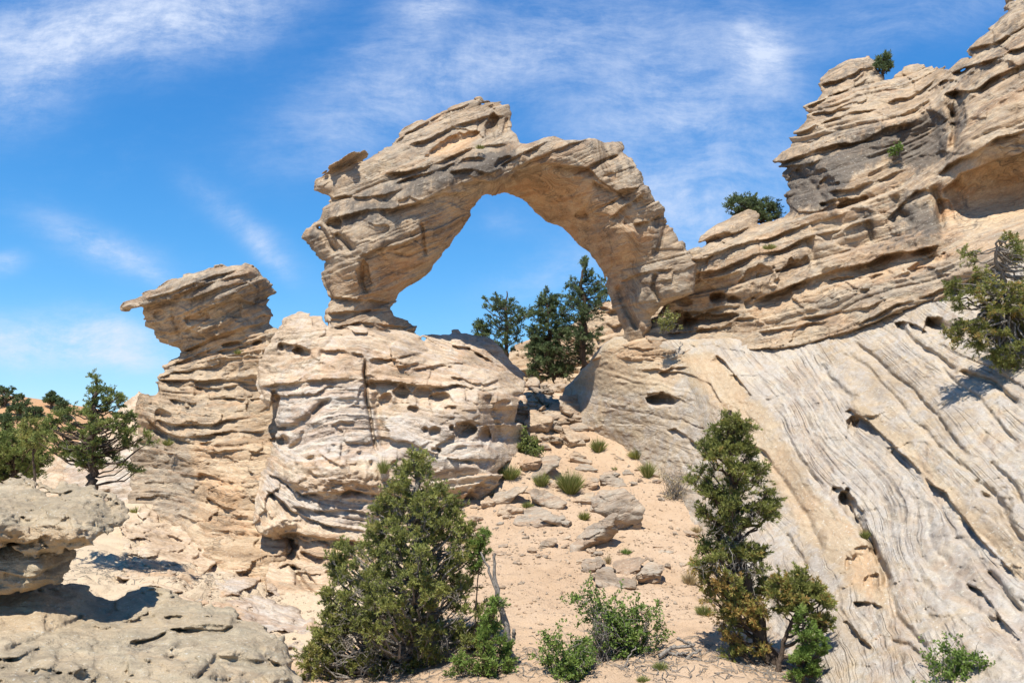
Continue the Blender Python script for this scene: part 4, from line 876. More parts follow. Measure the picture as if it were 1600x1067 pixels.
BL = [
 ('boulder', 'large leaning grey slab with a shaded tan underside, propped against the round boulder', "770,885 800,840 880,752 1000,692 1070,655 1092,665 1080,720 1078,790 1040,850 960,912 805,950 780,935", Z8, "780,945 805,935 900,860 1020,760 1078,690", 1.4, 1.5, .75, .1),
 ('boulder', 'big rounded grey boulder behind the leaning slab', "925,562 990,522 1130,510 1200,547 1255,620 1268,740 1235,790 1180,825 1085,800 1075,740 1000,690 950,668 925,630", Z8, "920,620 1100,640 1270,660", 1.3, .3, .85, 0),
 ('rock', 'flat wedge shaped slab tipped up to the right above a dark gap', "258,580 330,528 440,497 515,490 505,518 440,560 400,600 350,632 287,636 265,604", Z8, "258,590 340,585 440,540 515,497", 1.6, .5, .5, .1),
 ('rock', 'pale flat slab tipped down to the right beside the wedge shaped slab', "503,528 540,500 640,515 730,565 765,602 730,640 682,656 600,620 548,580", Z8, "503,535 600,600 690,640 765,610", 1.6, .5, .55, .05),
 ('rock', 'low grey rock almost buried in sand below the two flat slabs', "412,728 470,650 540,612 620,640 692,680 682,735 620,765 500,775", Z8, "412,740 560,745 690,715", 2.6, .3, .8, 0),
 ('rock', 'small pointed grey stone at the right end of the buried rock', "660,702 685,655 720,685 742,725 690,738 658,748", Z8, None, 1.2, .3, .7, 0),
 ('rock', 'long grey slab leaning up to the right under the dark green bush', "480,455 520,375 600,302 680,285 726,310 717,352 660,404 600,432 550,476 490,474", Z8, "480,460 560,440 660,380 724,325", 1.5, .5, .8, 0),
 ('rock', 'small round tan stone left of the round green bush', "652,485 680,450 722,455 738,490 690,512 660,504", Z8, None, 1.2, .3, .4, .1),
 ('rock', 'pale blocky rock right of the round green bush', "858,486 900,440 960,428 967,482 920,530 858,534", Z8, None, 1.4, .4, .3, .2),
 ('boulder', 'dark grey wedge of rock resting above the round boulder', "963,418 1040,413 1112,440 1152,500 1060,517 1000,500 968,462", Z8, "963,430 1050,480 1152,500", 1.4, .6, .9, 0),
 ('rock', 'cream coloured slab half buried left of the round boulder', "793,588 850,537 942,530 928,572 932,628 840,622", Z8, None, 2.0, .4, .25, .25),
 ('boulder', 'big flat tan slab lying against the foot of the right slope', "515,215 560,195 610,203 655,262 662,347 600,332 540,282", Z7, "515,225 590,300 662,340", 1.4, .5, .45, .25),
 ('boulder', 'tan slab with a shadowed lower edge beside the flat tan slab', "453,288 500,235 525,232 562,290 592,332 545,338 500,330 470,305", Z7, "453,292 510,322 592,330", 1.6, .8, .35, .25),
 ('rock', 'thin tan slab at the top left of the sand slope', "390,302 430,292 472,290 496,334 440,332 408,332", Z7, None, 1.6, .6, .35, .25),
 ('rock', 'tilted tan block in the notch below the pine trees', "368,150 385,125 420,118 440,145 425,170 400,195 380,190", Z7, None, 1.2, .5, .4, .25),
 ('rock', 'small square tan block at the right end of the notch', "504,138 520,130 546,131 558,160 540,176 512,175", Z7, None, 1.2, .3, .2, .35),
 ('rock', 'low tan block in the middle of the notch', "440,150 470,140 500,150 505,178 470,185 435,180", Z7, None, 1.4, .3, .25, .3),
 ('boulder', 'tan triangular slab below the notch at the cliff side', "393,365 420,325 450,318 490,350 532,420 500,447 440,442 400,402", Z7, "393,400 460,430 532,425", 1.8, .5, .4, .2),
 ('rock', 'grey flat rock with a thin ledge below the big tan slab', "556,362 600,336 640,332 672,360 668,378 600,393 556,386", Z7, None, 1.8, .4, .6, .1),
 ('rock', 'low tan rock left of the feathery green bush', "565,440 590,415 640,393 662,440 640,455 600,462 570,462", Z7, None, 2.2, .4, .35, .2),
 ('rock', 'low brown wedge of rock in the sand between the bushes', "768,296 810,265 892,300 872,327 800,318", Z8, None, 1.8, .5, .3, .4),
 ('rock', 'brown oblong rock at the left foot of the leaning slab', "575,885 590,850 622,830 700,812 708,850 655,890 610,912 580,912", Z8, None, 1.5, .5, .35, .3),
 ('rock', 'flat brown pointed stone below the oblong rock', "503,895 525,880 562,878 572,905 535,932", Z8, None, 1.6, .4, .3, .3),
 ('rock', 'small tan stone between the oblong rock and the leaning slab', "712,846 740,820 785,800 792,816 740,848", Z8, None, 1.4, .4, .3, .3),
 ('rock', 'small dark stone touching the lower left of the leaning slab', "716,885 735,868 762,858 764,870 740,893", Z8, None, 1.4, .4, .5, .2),
 ('rock', 'brown left block of the low bedrock in the sand', "428,350 445,310 470,288 560,270 592,318 560,345 520,372 465,402 450,385", Z4, "428,360 500,375 592,325", 2.2, .4, .55, .2),
 ('boulder', 'wide pitted grey bedrock hump at the front of the sand slope', "498,390 540,360 620,340 660,400 770,415 785,480 690,490 580,487 510,450", Z4, "498,440 600,478 785,470", 2.6, .3, .65, .05),
 ('boulder', 'overhanging grey bedrock block with a dark crack under its lip', "610,320 650,300 720,290 850,272 872,300 820,330 785,385 770,425 660,412 640,370", Z4, "610,350 700,400 790,375 872,300", 2.0, .7, .65, .05),
 ('boulder', 'right hand grey bedrock block beside the cracked lip', "785,390 830,325 870,292 940,325 945,350 925,440 880,462 800,470 780,430", Z4, None, 2.0, .4, .6, .1),
 ('rock', 'thin tan stone sticking out of the sand at the right of the bedrock', "868,210 900,205 960,215 1022,207 1000,222 940,226 890,222", Z4, None, 1.8, .3, .3, .3),
 ('rock', 'flat grey stone just below the thin tan stone', "900,245 930,232 1000,236 1018,250 970,264 920,260", Z4, None, 2.4, .3, .8, 0),
 ('rock', 'small round grey stone right of the bedrock', "952,325 970,312 992,325 992,352 965,356", Z4, None, 1.3, .3, .7, 0),
 ('rock', 'grey stone on the sand left of the tall pinyon', "1058,118 1075,108 1120,110 1182,150 1160,166 1100,142", Z4, None, 1.8, .4, .6, .1),
 ('rock', 'low tan stone by the tuft beside the tall pinyon', "1040,318 1060,308 1092,315 1082,342 1048,340", Z4, None, 1.8, .4, .35, .2),
 ('rock', 'dark small rock near the middle right of the sand slope', "1113,400 1135,385 1162,386 1197,410 1172,432 1122,428", Z8, None, 1.4, .4, .7, .05),
 ('rock', 'small brown ledge stone near the feathery bushes', "1208,372 1240,360 1282,362 1272,376 1225,378", Z8, None, 1.6, .4, .3, .35),
 ('rock', 'pale white stone at the left foot of the cliff', "158,565 200,525 252,545 242,590 182,597", Z8, None, 2.0, .3, .15, .1),
 ('rock', 'small tan stone in front of the pale white stone', "140,622 180,600 197,620 172,652 150,645", Z8, None, 1.6, .3, .2, .25),
 ('rock', 'thin dark splinter of rock on the sand below the right slope', "1062,292 1080,292 1135,318 1125,324 1090,312", Z8, None, 1.4, .4, .5, .2),
 ('rock', 'grey rock between the low brown wedge and the dark grey wedge', "800,375 850,345 900,350 965,385 940,408 880,412 830,400", Z8, None, 1.8, .4, .7, .05),
]
for nm, lb, pts, z, rg_, kt, kb, g, w in BL:
    boulder(nm, lb, pts, *z, ridge=rg_, kt=kt, kb=kb, grey=g, warm=w, soft=.35 if 'slab' in lb and 'bedrock' not in lb else .8)
# low broken rock on the floor of the left gully
gp = [(230, 805), (270, 800), (320, 800), (380, 815), (205, 840), (225, 880), (260, 850), (310, 835), (380, 850), (430, 900), (300, 900), (380, 930), (450, 960), (465, 1020), (250, 915), (470, 1060), (215, 905), (330, 870)]
gd = np.array([(u, v, (ground_Y(u, v) or 20) - .18) for u, v in gp])
gully = Relief("190,900 196,850 205,815 225,797 262,796 300,792 345,800 385,815 412,850 432,895 460,935 490,965 490,1050 470,1085 440,1040 405,985 330,945 240,922", gd, thick=1.6, taper=.05, roll=.12, seed=71, wob=6, sm=1.0,
               beds=[dict(ang=-16, layers=[dict(thick=20, amp=.26, block=70, groove=.08, saw=.3), dict(thick=8, amp=.06, block=40, groove=.04)])], cell=[(44, .3), (18, .10)], tint=(.2, .04, .3), nz=((1.4, .06), (4.5, .03), (12, .01)),
               zones=[('g', .5, 12, "330,900 480,930 480,1060 380,960"), ('w', .4, 14, "200,880 330,850 330,930 220,920")])
build_rock('gully_rock', gully, .035, M_CLIFF, 'low broken pale bedrock sloping down the gully between the flat boulder and the big juniper', 'rock outcrop')
# broken stones strewn over the slope, thickest below the notch and under the cliff
STONES = []
rg = np.random.default_rng(321)
for k in range(5):
    n = 9 + k; a = np.sort(rg.uniform(0, 6.283, n)); r = rg.uniform(.7, 1.1, n); pp = np.c_[np.cos(a) * r * 16, np.sin(a) * r * rg.uniform(6, 10)] + [900 + 40 * k, 800]
    b = boulder('stone', 'x', ' '.join(f'{q[0]:.1f},{q[1]:.1f}' for q in pp), 1, 0, 0, kt=1.8, kb=.5, grey=(.15, .8, .4, .9, .3)[k], warm=(.35, 0, .15, 0, .25)[k], group='broken stones strewn over the sand slope', Y=25.0)
    STONES.append((b, b.data.vertices))
spots = [(830 + rg.normal(0, 26), 640 + rg.normal(0, 26), rg.uniform(.5, 1.7)) for _ in range(34)] + [(870 + rg.normal(0, 40), 610 + rg.normal(0, 6), rg.uniform(.6, 1.6)) for _ in range(16)] + [(rg.uniform(760, 1060), rg.uniform(690, 880), rg.uniform(.15, .75)) for _ in range(60)] + \
        [(rg.uniform(720, 800), rg.uniform(770, 860), rg.uniform(.2, .9)) for _ in range(18)] + [(rg.uniform(230, 460), rg.uniform(840, 960), rg.uniform(.2, .6)) for _ in range(22)]
big = [(842, 668, 2.3), (872, 640, 2.6), (900, 660, 2.2), (850, 628, 2.0), (822, 690, 1.8), (892, 690, 2.1), (868, 690, 1.7), (925, 672, 1.6), (838, 610, 2.0), (880, 612, 2.2), (905, 615, 1.8), (858, 655, 1.8), (945, 800, 1.6), (862, 818, 1.5), (800, 800, 1.3), (830, 730, 1.5), (955, 745, 1.4), (905, 722, 1.6)]
spots = big + spots
first = {}
for i, (u, v, sz) in enumerate(spots):
    y = ground_Y(u, v)
    if y is None or y > 43: continue
    p = W(u, v, y); k = i % 5; src = STONES[k][0]
    if k in first: o = src.copy(); COL.objects.link(o)
    else: o = src; first[k] = 1
    where = 'in the gully on the left' if u < 500 else 'below the notch under the arch' if v < 690 else 'on the open sand slope'
    hh = max(q.co.z for q in src.data.vertices)
    o.location = (p[0], p[1], p[2] - .32 * hh * sz); o.scale = (sz, sz, sz * rg.uniform(.8, 1.3)); o.rotation_euler = (rg.normal(0, .2), rg.normal(0, .2), rg.uniform(-.9, .9))
    o['label'] = 'one of the small broken stones lying ' + where; o['category'] = 'stone'; o['group'] = 'broken stones ' + where
# loose gravel and chips: nobody could count them
rg = np.random.default_rng(77); gv, gf = [], []
base = np.array([(1, 0, 0), (-1, 0, 0), (0, 1, 0), (0, -1, 0), (0, 0, 1), (0, 0, -1)], float); fc = np.array([(0, 2, 4), (2, 1, 4), (1, 3, 4), (3, 0, 4), (2, 0, 5), (1, 2, 5), (3, 1, 5), (0, 3, 5)])
for i in range(9000):
    u, v = rg.uniform(640, 1120), 600 + 470 * rg.random() ** .8
    if i % 4 == 0: u, v = rg.uniform(200, 500), rg.uniform(800, 1000)
    p = W(u, v, 10.0); y = 16 + (1067 - v) / 467 * 24 + rg.normal(0, 1); x = (u - 800) / F * y
    if not (-9 < x < 6.2): continue
    s = .012 + .03 * rg.random() ** 3 + (.07 * rg.random() ** 2 if rg.random() < .10 else 0)
    q = base * (s * rg.uniform(.6, 1.4, 3)) * np.array([1.2, 1, .7]) + rg.normal(0, s * .15, (6, 3)); a = rg.uniform(0, 6.3)
    q = np.c_[q[:, 0] * math.cos(a) - q[:, 1] * math.sin(a), q[:, 0] * math.sin(a) + q[:, 1] * math.cos(a), q[:, 2]]
    gv.append(q + [x, y, 0]); gf.append(fc + 6 * (len(gv) - 1))
gv = np.concatenate(gv); gf = np.concatenate(gf)
cz = ground_h(gv[:, 0].reshape(-1, 6).mean(1), gv[:, 1].reshape(-1, 6).mean(1)); gv[:, 2] += np.repeat(cz, 6) + .004
gtv = np.zeros((len(gv), 4)); gtv[:, 0] = np.repeat(rg.uniform(.1, .8, len(cz)), 6); gtv[:, 2] = np.repeat(rg.uniform(0, .4, len(cz)), 6)
tag(put('gravel', np_mesh('gravel', gv, None, M_BOULDER, smooth=False, tris=gf, attrs={'tint': gtv, 'bed': gv[:, 2]})), kind='stuff')
print(f'rocks t={time.time() - T0:.1f}', flush=True)
# ================================================================ plants
def unit(v): return v / (np.linalg.norm(v, axis=-1, keepdims=True) + 1e-9)
def tubes(lines, sides=5):
    """lines: list of (points n x 3, radii n) -> verts, quads"""
    V, Q, o = [], [], 0
    for p, r in lines:
        p = np.asarray(p, float); r = np.asarray(r, float); n = len(p)
        d = unit(np.gradient(p, axis=0)); ref = np.array([.31, .95, .05]) if abs(d[0] @ np.array([.31, .95, .05])) < .9 else np.array([1., 0, 0])
        a = unit(np.cross(d, ref)); b = np.cross(d, a)
        t = np.arange(sides) * 2 * math.pi / sides
        ring = p[:, None] + r[:, None, None] * (np.cos(t)[None, :, None] * a[:, None] + np.sin(t)[None, :, None] * b[:, None])
        V.append(ring.reshape(-1, 3)); i = np.arange(n - 1)[:, None] * sides + np.arange(sides)[None]; j = np.arange(n - 1)[:, None] * sides + (np.arange(sides)[None] + 1) % sides
        Q.append(o + np.stack([i, j, j + sides, i + sides], -1).reshape(-1, 4)); o += n * sides
    return np.concatenate(V), np.concatenate(Q)
def tufts(P0, D0, m, ln, wd, spread, rng, leaf, curl=.0):
    """m slim leaves round every tuft point"""
    n = len(P0)
    d = unit(D0[:, None] + spread * rng.normal(0, 1, (n, m, 3)))
    L = ln * rng.uniform(.6, 1.25, (n, m, 1)); s = unit(np.cross(d, rng.normal(0, 1, (n, m, 3))))
    b = P0[:, None] + d * L * .08 * rng.random((n, m, 1)); w = wd * rng.uniform(.7, 1.3, (n, m, 1))
    v = np.stack([b - s * w * .35, b + d * L * .55 + s * w * .5, b + d * L, b + d * L * .5 - s * w * .5], 2).reshape(-1, 3)
    q = np.arange(n * m * 4).reshape(-1, 4)
    lf = np.repeat(np.clip(leaf[:, None] + rng.normal(0, .10, (n, m)), 0, 1).ravel(), 4)
    return v, q, lf
def bend(a, b, n, rng, amp, up=0.0):
    t = np.linspace(0, 1, n)[:, None]; L = np.linalg.norm(b - a)
    p = a + (b - a) * t + np.array([0, 0, up * L]) * (t * (1 - t) * 4)
    return p + rng.normal(0, 1, (n, 3)) * amp * L * np.sin(t * math.pi) 

def conifer(name, label, cat, crown, Y, trunk, ncl=60, rc=.32, flat=.7, twigs=8, per=6, ln=.085, wd=.016, m=7, mat=None, bark=None, dmax=1.2, seed=1, group=None, bare=0, trunkr=.1, upb=.45,
            tipz=None, twr=.006, depthc=0, holes=(), dens=None, gap=.62, rise=.55, twl=1.0, rust=None):
    """a real tree: trunk, a limb to every foliage cluster, twigs, and thousands of needle tufts; the crown outline is traced and given its own depth"""
    rng = np.random.default_rng(seed); crown = P(crown); trunk = P(trunk); k = Y / F
    tp = W(trunk[:, 0], trunk[:, 1], Y + depthc * np.linspace(0, 1, len(trunk)) ** .6); tn = len(tp)
    tt = np.linspace(0, tn - 1, tn * 5); ti = np.minimum(tt.astype(int), tn - 2); tf = (tt - ti)[:, None]
    tl = tp[ti] * (1 - tf) + tp[ti + 1] * tf; tl = tl + rng.normal(0, trunkr * .25, tl.shape) * np.array([1, 1, .2])
    tr = trunkr * np.linspace(1, .16, len(tl)) ** .8
    lo, hi = crown.min(0), crown.max(0); cen = []; tries = 0
    uv = rng.uniform(lo, hi, (ncl * 60, 2)); sd = sdpoly(crown, uv[:, 0], uv[:, 1])
    rpx = rc / k
    for (u, v), d in zip(uv, sd):
        if d > -rpx * .16: continue
        if any(((u - a) / c) ** 2 + ((v - b) / e) ** 2 < 1 for a, b, c, e in holes): continue
        h = min(dmax, -d * k * 1.15 + rc * .5); y = rng.uniform(-1, 1); y = math.copysign(abs(y) ** .7, y) * h
        p = W(u, v, Y + depthc * .8 + y)
        if all(((p - q) ** 2).sum() > (gap * rc * 1.2) ** 2 for q in cen): cen.append(p)
        if len(cen) >= ncl: break
    cen = np.array(cen); lines = [(tl, tr)]; tw = []; TP, TD, TL = [], [], []; bt = []
    cl = rng.uniform(.2, .75, len(cen))
    if rust: cl = cl * .75 + .42 * sstep(rust - 40, rust + 40, proj(*cen.T)[1] + rng.normal(0, 25, len(cen)))      # rusty cones on the low boughs
    for c, lf in zip(cen, cl):
        hd = np.hypot(tl[:, 0] - c[0], tl[:, 1] - c[1])
        want = c[2] - rise * hd; q = np.abs(tl[:, 2] - want) + .25 * hd; i = int(np.argmin(q[2:])) + 2
        a = tl[i]; L = np.linalg.norm(c - a); r0 = min(tr[i] * .7, .012 + .022 * L)
        ln_ = bend(a, c, 7, rng, .045, -.10); lines.append((ln_, np.linspace(r0, twr * 1.6, 7)))
        outd = unit(c - a + 1e-6)
        for _ in range(twigs):
            d = unit(rng.normal(0, 1, 3) * np.array([1, 1, flat]) + outd * .55 + np.array([0, 0, upb]))
            R = rc * rng.uniform(.55, 1.15) * twl; s = c + rng.normal(0, .12, 3) * rc - d * rc * .15
            e = s + d * R; pts = bend(s, e, 4, rng, .07, .06); tw.append((pts, np.linspace(twr, twr * .35, 4)))
            f = np.linspace(.3, 1.02, per) + rng.uniform(-.06, .06, per); j = np.clip(f * 3, 0, 2.999); ji = j.astype(int); jf = (j - ji)[:, None]
            pp = pts[ji] * (1 - jf) + pts[ji + 1] * jf; pp = pp + rng.normal(0, .035, pp.shape) * rc
            TP.append(pp); TD.append(unit(d * .8 + rng.normal(0, .35, (per, 3)) + np.array([0, 0, .35])))
            tip = 0 if tipz is None else tipz * rng.random()
            TL.append(np.clip(lf + rng.normal(0, .08) + .16 * f + tip * f, 0, 1))
    # bare grey twigs
    for _ in range(bare):
        u, v = uv[rng.integers(len(uv))] if dens is None else np.array([rng.normal(dens[0], dens[2]), rng.normal(dens[1], dens[3])])
        if sdpoly(crown, np.array([u]), np.array([v]))[0] > -8: continue
        p = W(u, v, Y + rng.uniform(-.7, .2) * dmax); i = int(np.argmin(np.linalg.norm(tl - p, axis=1)))
        s = tl[i] * .35 + p * .65; e = p + rng.normal(0, .25, 3) * rc * 2 + np.array([0, 0, -.1])
        bt.append((bend(s, e, 6, rng, .10, .05), np.linspace(twr * 1.6, twr * .4, 6)))
        for _k in range(3):
            e2 = s + (e - s) * rng.uniform(.3, .9); bt.append((bend(e2, e2 + rng.normal(0, .32, 3) * rc * 1.6, 4, rng, .1), np.linspace(twr, twr * .3, 4)))
    base = tl[0]
    root = empty(name, base, label, cat, group)
    v, q = tubes(lines, 7); put('trunk', np_mesh('trunk', v - base, q, bark or M_BARK), parent=root)
    v, q = tubes(tw, 3); put('twig', np_mesh('twig', v - base, q, bark or M_BARK), parent=root)['kind'] = 'stuff'
    v, q, lf = tufts(np.concatenate(TP), np.concatenate(TD), m, ln, wd, .5, rng, np.concatenate(TL))
    put('crown', np_mesh('crown', v - base, q, mat or M_JUN, smooth=False, attrs={'leaf': lf}), parent=root)
    if bt:
        v, q = tubes(bt, 4); put('dead_branch', np_mesh('dead_branch', v - base, q, M_DEAD), parent=root)['kind'] = 'stuff'
    return root

def tussock(name, label, cat, u, v, rpx, hpx, mat=None, Y=None, n=200, seed=1, lean=.8, wd=.009, group=None):
    """a clump of slim upright stems"""
    rng = np.random.default_rng(seed * 13 + int(u)); Y = Y or ground_Y(u, v) or 25; k = Y / F; b = W(u, v, Y); r, h = rpx * k, hpx * k
    n = int(n)
    a = rng.uniform(0, 6.283, n); q = np.sqrt(rng.random(n)); p0 = np.stack([np.cos(a) * q * r * .45, np.sin(a) * q * r * .45, -.03 + 0 * a], 1)
    d = unit(np.stack([np.cos(a) * q * lean * r / h * 2.0, np.sin(a) * q * lean * r / h * 2.0, 1 + 0 * a], 1) + rng.normal(0, .14, (n, 3)))
    L = h * rng.uniform(.6, 1.08, n)[:, None] * (1.05 - .35 * q[:, None]); s = unit(np.cross(d, rng.normal(0, 1, (n, 3)))) * max(wd, k * .55)
    mid = p0 + d * L * .6; tip = p0 + d * L + np.stack([np.cos(a), np.sin(a), -.2 + 0 * a], 1) * (L * .10 * q[:, None])
    vv = np.stack([p0 - s * .4, p0 + s * .4, mid + s * .5, tip, mid - s * .5], 1).reshape(-1, 3)
    i = np.arange(n)[:, None] * 5; tr = np.concatenate([i + [0, 1, 2], i + [0, 2, 4], i + [4, 2, 3]])
    lf = np.repeat(np.clip(rng.normal(.56, .32, n), 0, 1), 5)
    o = put(name, np_mesh(name, vv, None, mat or M_GRASS, smooth=False, attrs={'leaf': lf}, tris=tr), b)
    return tag(o, label, cat, group)

def shrub(name, label, crown, Y, base, nst=9, nl=2600, leaf=.035, mat=None, seed=1, group=None, bare=.25, dmax=.5, cat='shrub', stem=.012, bark=None):
    """a many stemmed leafy shrub"""
    rng = np.random.default_rng(seed + 500); crown = P(crown); k = Y / F; b0 = W(base[0], base[1], Y)
    lo, hi = crown.min(0), crown.max(0); uv = rng.uniform(lo, hi, (4000, 2)); uv = uv[sdpoly(crown, uv[:, 0], uv[:, 1]) < -2]
    st, ends = [], []
    for i in range(nst * 5):
        u, v = uv[i]; e = W(u, v, Y + rng.uniform(-1, 1) * dmax)
        p = bend(b0 + rng.normal(0, .05, 3) * np.array([2, 2, 0]), e, 7, rng, .05, .10); st.append((p, np.linspace(stem, .003, 7)))
        for _ in range(4):
            s = p[rng.integers(3, 7)]; e2 = s + rng.normal(0, 1, 3) * .14 * (hi[1] - lo[1]) * k + np.array([0, 0, .06]); q = bend(s, e2, 4, rng, .08); st.append((q, np.linspace(.005, .002, 4)))
            if rng.random() > bare: ends.append(q)
    A = np.array(ends); n = nl; j = rng.integers(0, len(A), n); t = rng.random(n) * 2.999; ti = t.astype(int); tf = (t - ti)[:, None]
    p = A[j, ti] * (1 - tf) + A[j, ti + 1] * tf + rng.normal(0, .03, (n, 3))
    pp, q, lf = tufts(p, unit(rng.normal(0, 1, (n, 3)) + [0, 0, .5]), 3, leaf * 1.5, leaf, .8, rng, np.clip(rng.normal(.5, .2, n) + rng.normal(0, .12, len(A))[j], 0, 1))
    root = empty(name, b0, label, cat, group)
    v, qq = tubes(st, 4); put('stem', np_mesh('stem', v - b0, qq, bark or M_DEAD), parent=root)['kind'] = 'stuff'
    put('foliage', np_mesh('foliage', pp - b0, q, mat or M_BROAD, smooth=False, attrs={'leaf': lf}), parent=root)
    return root

# ---- big trees in front
conifer('juniper_tree', 'big bushy juniper in the bottom centre with dead grey twigs low in its crown', 'tree',
        "650,706 668,722 678,750 700,752 712,770 722,800 740,830 752,850 748,900 742,930 760,960 775,1000 790,1067 470,1067 478,1000 500,960 512,900 520,860 540,842 560,850 575,825 585,790 600,770 615,740 632,722",
        15.3, "655,1085 650,1000 655,900 650,800 650,720", ncl=380, rc=.26, twigs=9, per=6, ln=.075, wd=.017, m=7, dmax=1.45, seed=3, bare=260, trunkr=.16, dens=(620, 985, 90, 60), twr=.006, flat=.9, upb=.6, gap=.5, mat=M_JUN, bark=M_DEAD, holes=((735, 955, 14, 22), (560, 905, 10, 14), (640, 832, 10, 8), (640, 1010, 22, 20), (560, 1010, 20, 22)))
conifer('pinyon_pine', 'tall pinyon pine with rusty lower branches in front of the right slope', 'tree',
        "1142,632 1152,650 1168,655 1175,690 1180,715 1200,725 1196,745 1190,760 1212,770 1216,800 1205,818 1180,815 1172,835 1165,850 1192,862 1196,880 1190,905 1215,915 1212,940 1200,960 1190,985 1205,1000 1200,1030 1180,1045 1150,1050 1125,1030 1122,990 1130,975 1115,960 1100,935 1098,905 1080,890 1085,865 1100,850 1112,830 1105,815 1088,805 1105,790 1075,752 1088,740 1092,720 1088,695 1110,690 1105,665 1128,660",
        14.4, "1212,1062 1190,990 1165,900 1150,820 1145,740 1142,640", ncl=165, rc=.25, twigs=9, per=6, ln=.075, wd=.016, m=8, dmax=.85, seed=5, bare=70, trunkr=.15, dens=(1150, 860, 26, 35), mat=M_RUST, tipz=.1, rust=890, holes=((1185, 842, 22, 15), (1100, 842, 16, 13), (1150, 838, 12, 8), (1120, 760, 7, 7)), gap=.5, upb=.35)
conifer('juniper_bush', 'low rusty juniper bough spreading right from the foot of the tall pinyon', 'bush',
        "1205,905 1230,893 1250,890 1285,905 1300,930 1302,945 1285,960 1300,975 1290,990 1265,985 1240,960 1215,960 1202,935", 14.0, "1215,1050 1225,1000 1245,950 1255,905", ncl=44, rc=.2, twigs=9, per=6, ln=.07, wd=.016, m=8, dmax=.6, seed=8, mat=M_RUST, tipz=.3, trunkr=.05, bare=10, gap=.5)
conifer('juniper_sapling', 'bright green juniper sapling below the low rusty bough at the foot of the slope', 'sapling',
        "1248,930 1262,950 1270,985 1290,1000 1302,985 1298,1010 1280,1030 1272,1067 1232,1067 1235,1035 1250,1010 1242,975", 13.4, "1255,1075 1256,1000 1252,945", ncl=34, rc=.16, twigs=7, per=5, ln=.07, wd=.016, m=7, dmax=.3, seed=9, mat=M_BROAD, trunkr=.03, gap=.5, upb=.8)
conifer('juniper_sapling', 'bright green juniper shoots at the right foot of the big central juniper', 'sapling',
        "770,930 785,945 782,985 800,1010 798,1067 700,1067 715,1020 740,1005 752,965", 14.0, "752,1080 755,1020 768,950", ncl=44, rc=.2, twigs=7, per=5, ln=.07, wd=.016, m=7, dmax=.4, seed=19, mat=M_BROAD, trunkr=.03, gap=.5, upb=.8)
conifer('juniper_sapling', 'thin green juniper shoot at the upper right edge of the big central juniper', 'sapling',
        "752,820 762,835 760,870 752,900 740,920 732,890 736,850", 15.0, "742,990 745,920 752,830", ncl=16, rc=.16, twigs=6, per=4, ln=.07, wd=.015, m=7, dmax=.2, seed=29, mat=M_BROAD, trunkr=.02, gap=.5, upb=.8)
conifer('pinyon_pine', 'open spreading pinyon with visible limbs behind the flat boulder on the left', 'tree',
        "148,585 163,600 170,612 190,612 192,630 205,640 215,660 212,675 240,672 244,690 225,698 205,700 190,715 218,728 214,745 195,740 180,725 165,722 150,740 135,742 120,720 110,715 95,735 90,715 70,705 50,690 58,672 72,655 85,650 88,640 108,628 118,640 138,632 132,610 136,592",
        20.5, "143,768 145,735 143,700 146,660 150,620 150,592", ncl=120, rc=.22, twigs=8, per=5, ln=.08, wd=.018, m=7, dmax=1.0, seed=12, bare=14, trunkr=.13, dens=(110, 715, 30, 12), mat=M_PIN, gap=.48, flat=.6, rise=.35, holes=((175, 690, 16, 12), (120, 690, 8, 8)))
conifer('juniper_bush', 'dense dark green juniper thicket at the left edge behind the flat boulder', 'bush',
        "-40,676 0,672 30,680 55,684 62,700 75,720 60,745 50,757 0,750 -40,750", 27.0, "20,765 20,720 20,680", ncl=90, rc=.4, twigs=8, per=6, ln=.12, wd=.028, m=6, dmax=1.0, seed=14, mat=M_PIN, trunkr=.08, gap=.5)
conifer('juniper_bush', 'pale green juniper bush left of the open spreading pinyon', 'bush',
        "30,668 45,658 62,650 70,665 72,690 60,705 35,700", 24.5, "55,760 52,720 52,680", ncl=22, rc=.3, twigs=7, per=5, ln=.10, wd=.022, m=6, dmax=.5, seed=15, mat=M_JUN, trunkr=.05, gap=.5)
for i, (poly, u, vb, lb) in enumerate([
        ("8,601 16,600 24,612 22,628 0,634 -8,632 -6,610", 8, 640, 'dark juniper on the skyline of the red hill at the far left'),
        ("28,612 40,618 48,632 46,644 30,648 18,640 20,624", 32, 655, 'dark round juniper just below the skyline of the red hill'),
        ("70,622 78,612 86,614 92,626 88,634 70,634", 80, 642, 'small juniper standing alone on the skyline of the red hill'),
        ("90,626 98,620 106,632 104,646 92,648 86,638", 96, 655, 'small juniper right of the lone juniper on the red hill'),
        ("40,640 52,636 64,642 66,654 50,660 38,654", 52, 668, 'wide low juniper halfway down the red hill'),
        ("4,650 12,646 18,656 16,668 4,670 0,662", 9, 676, 'small juniper low on the red hill at the left edge')]):
    y = hill_Y(u, vb - 4)
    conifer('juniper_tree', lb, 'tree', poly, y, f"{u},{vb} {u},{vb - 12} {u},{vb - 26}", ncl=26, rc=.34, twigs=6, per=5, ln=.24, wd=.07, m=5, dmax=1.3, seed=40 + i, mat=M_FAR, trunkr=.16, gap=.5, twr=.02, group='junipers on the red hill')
src = [o for o in COL.objects if o.get('group') == 'junipers on the red hill'][2]; kids = list(src.children)
rgh = np.random.default_rng(8)
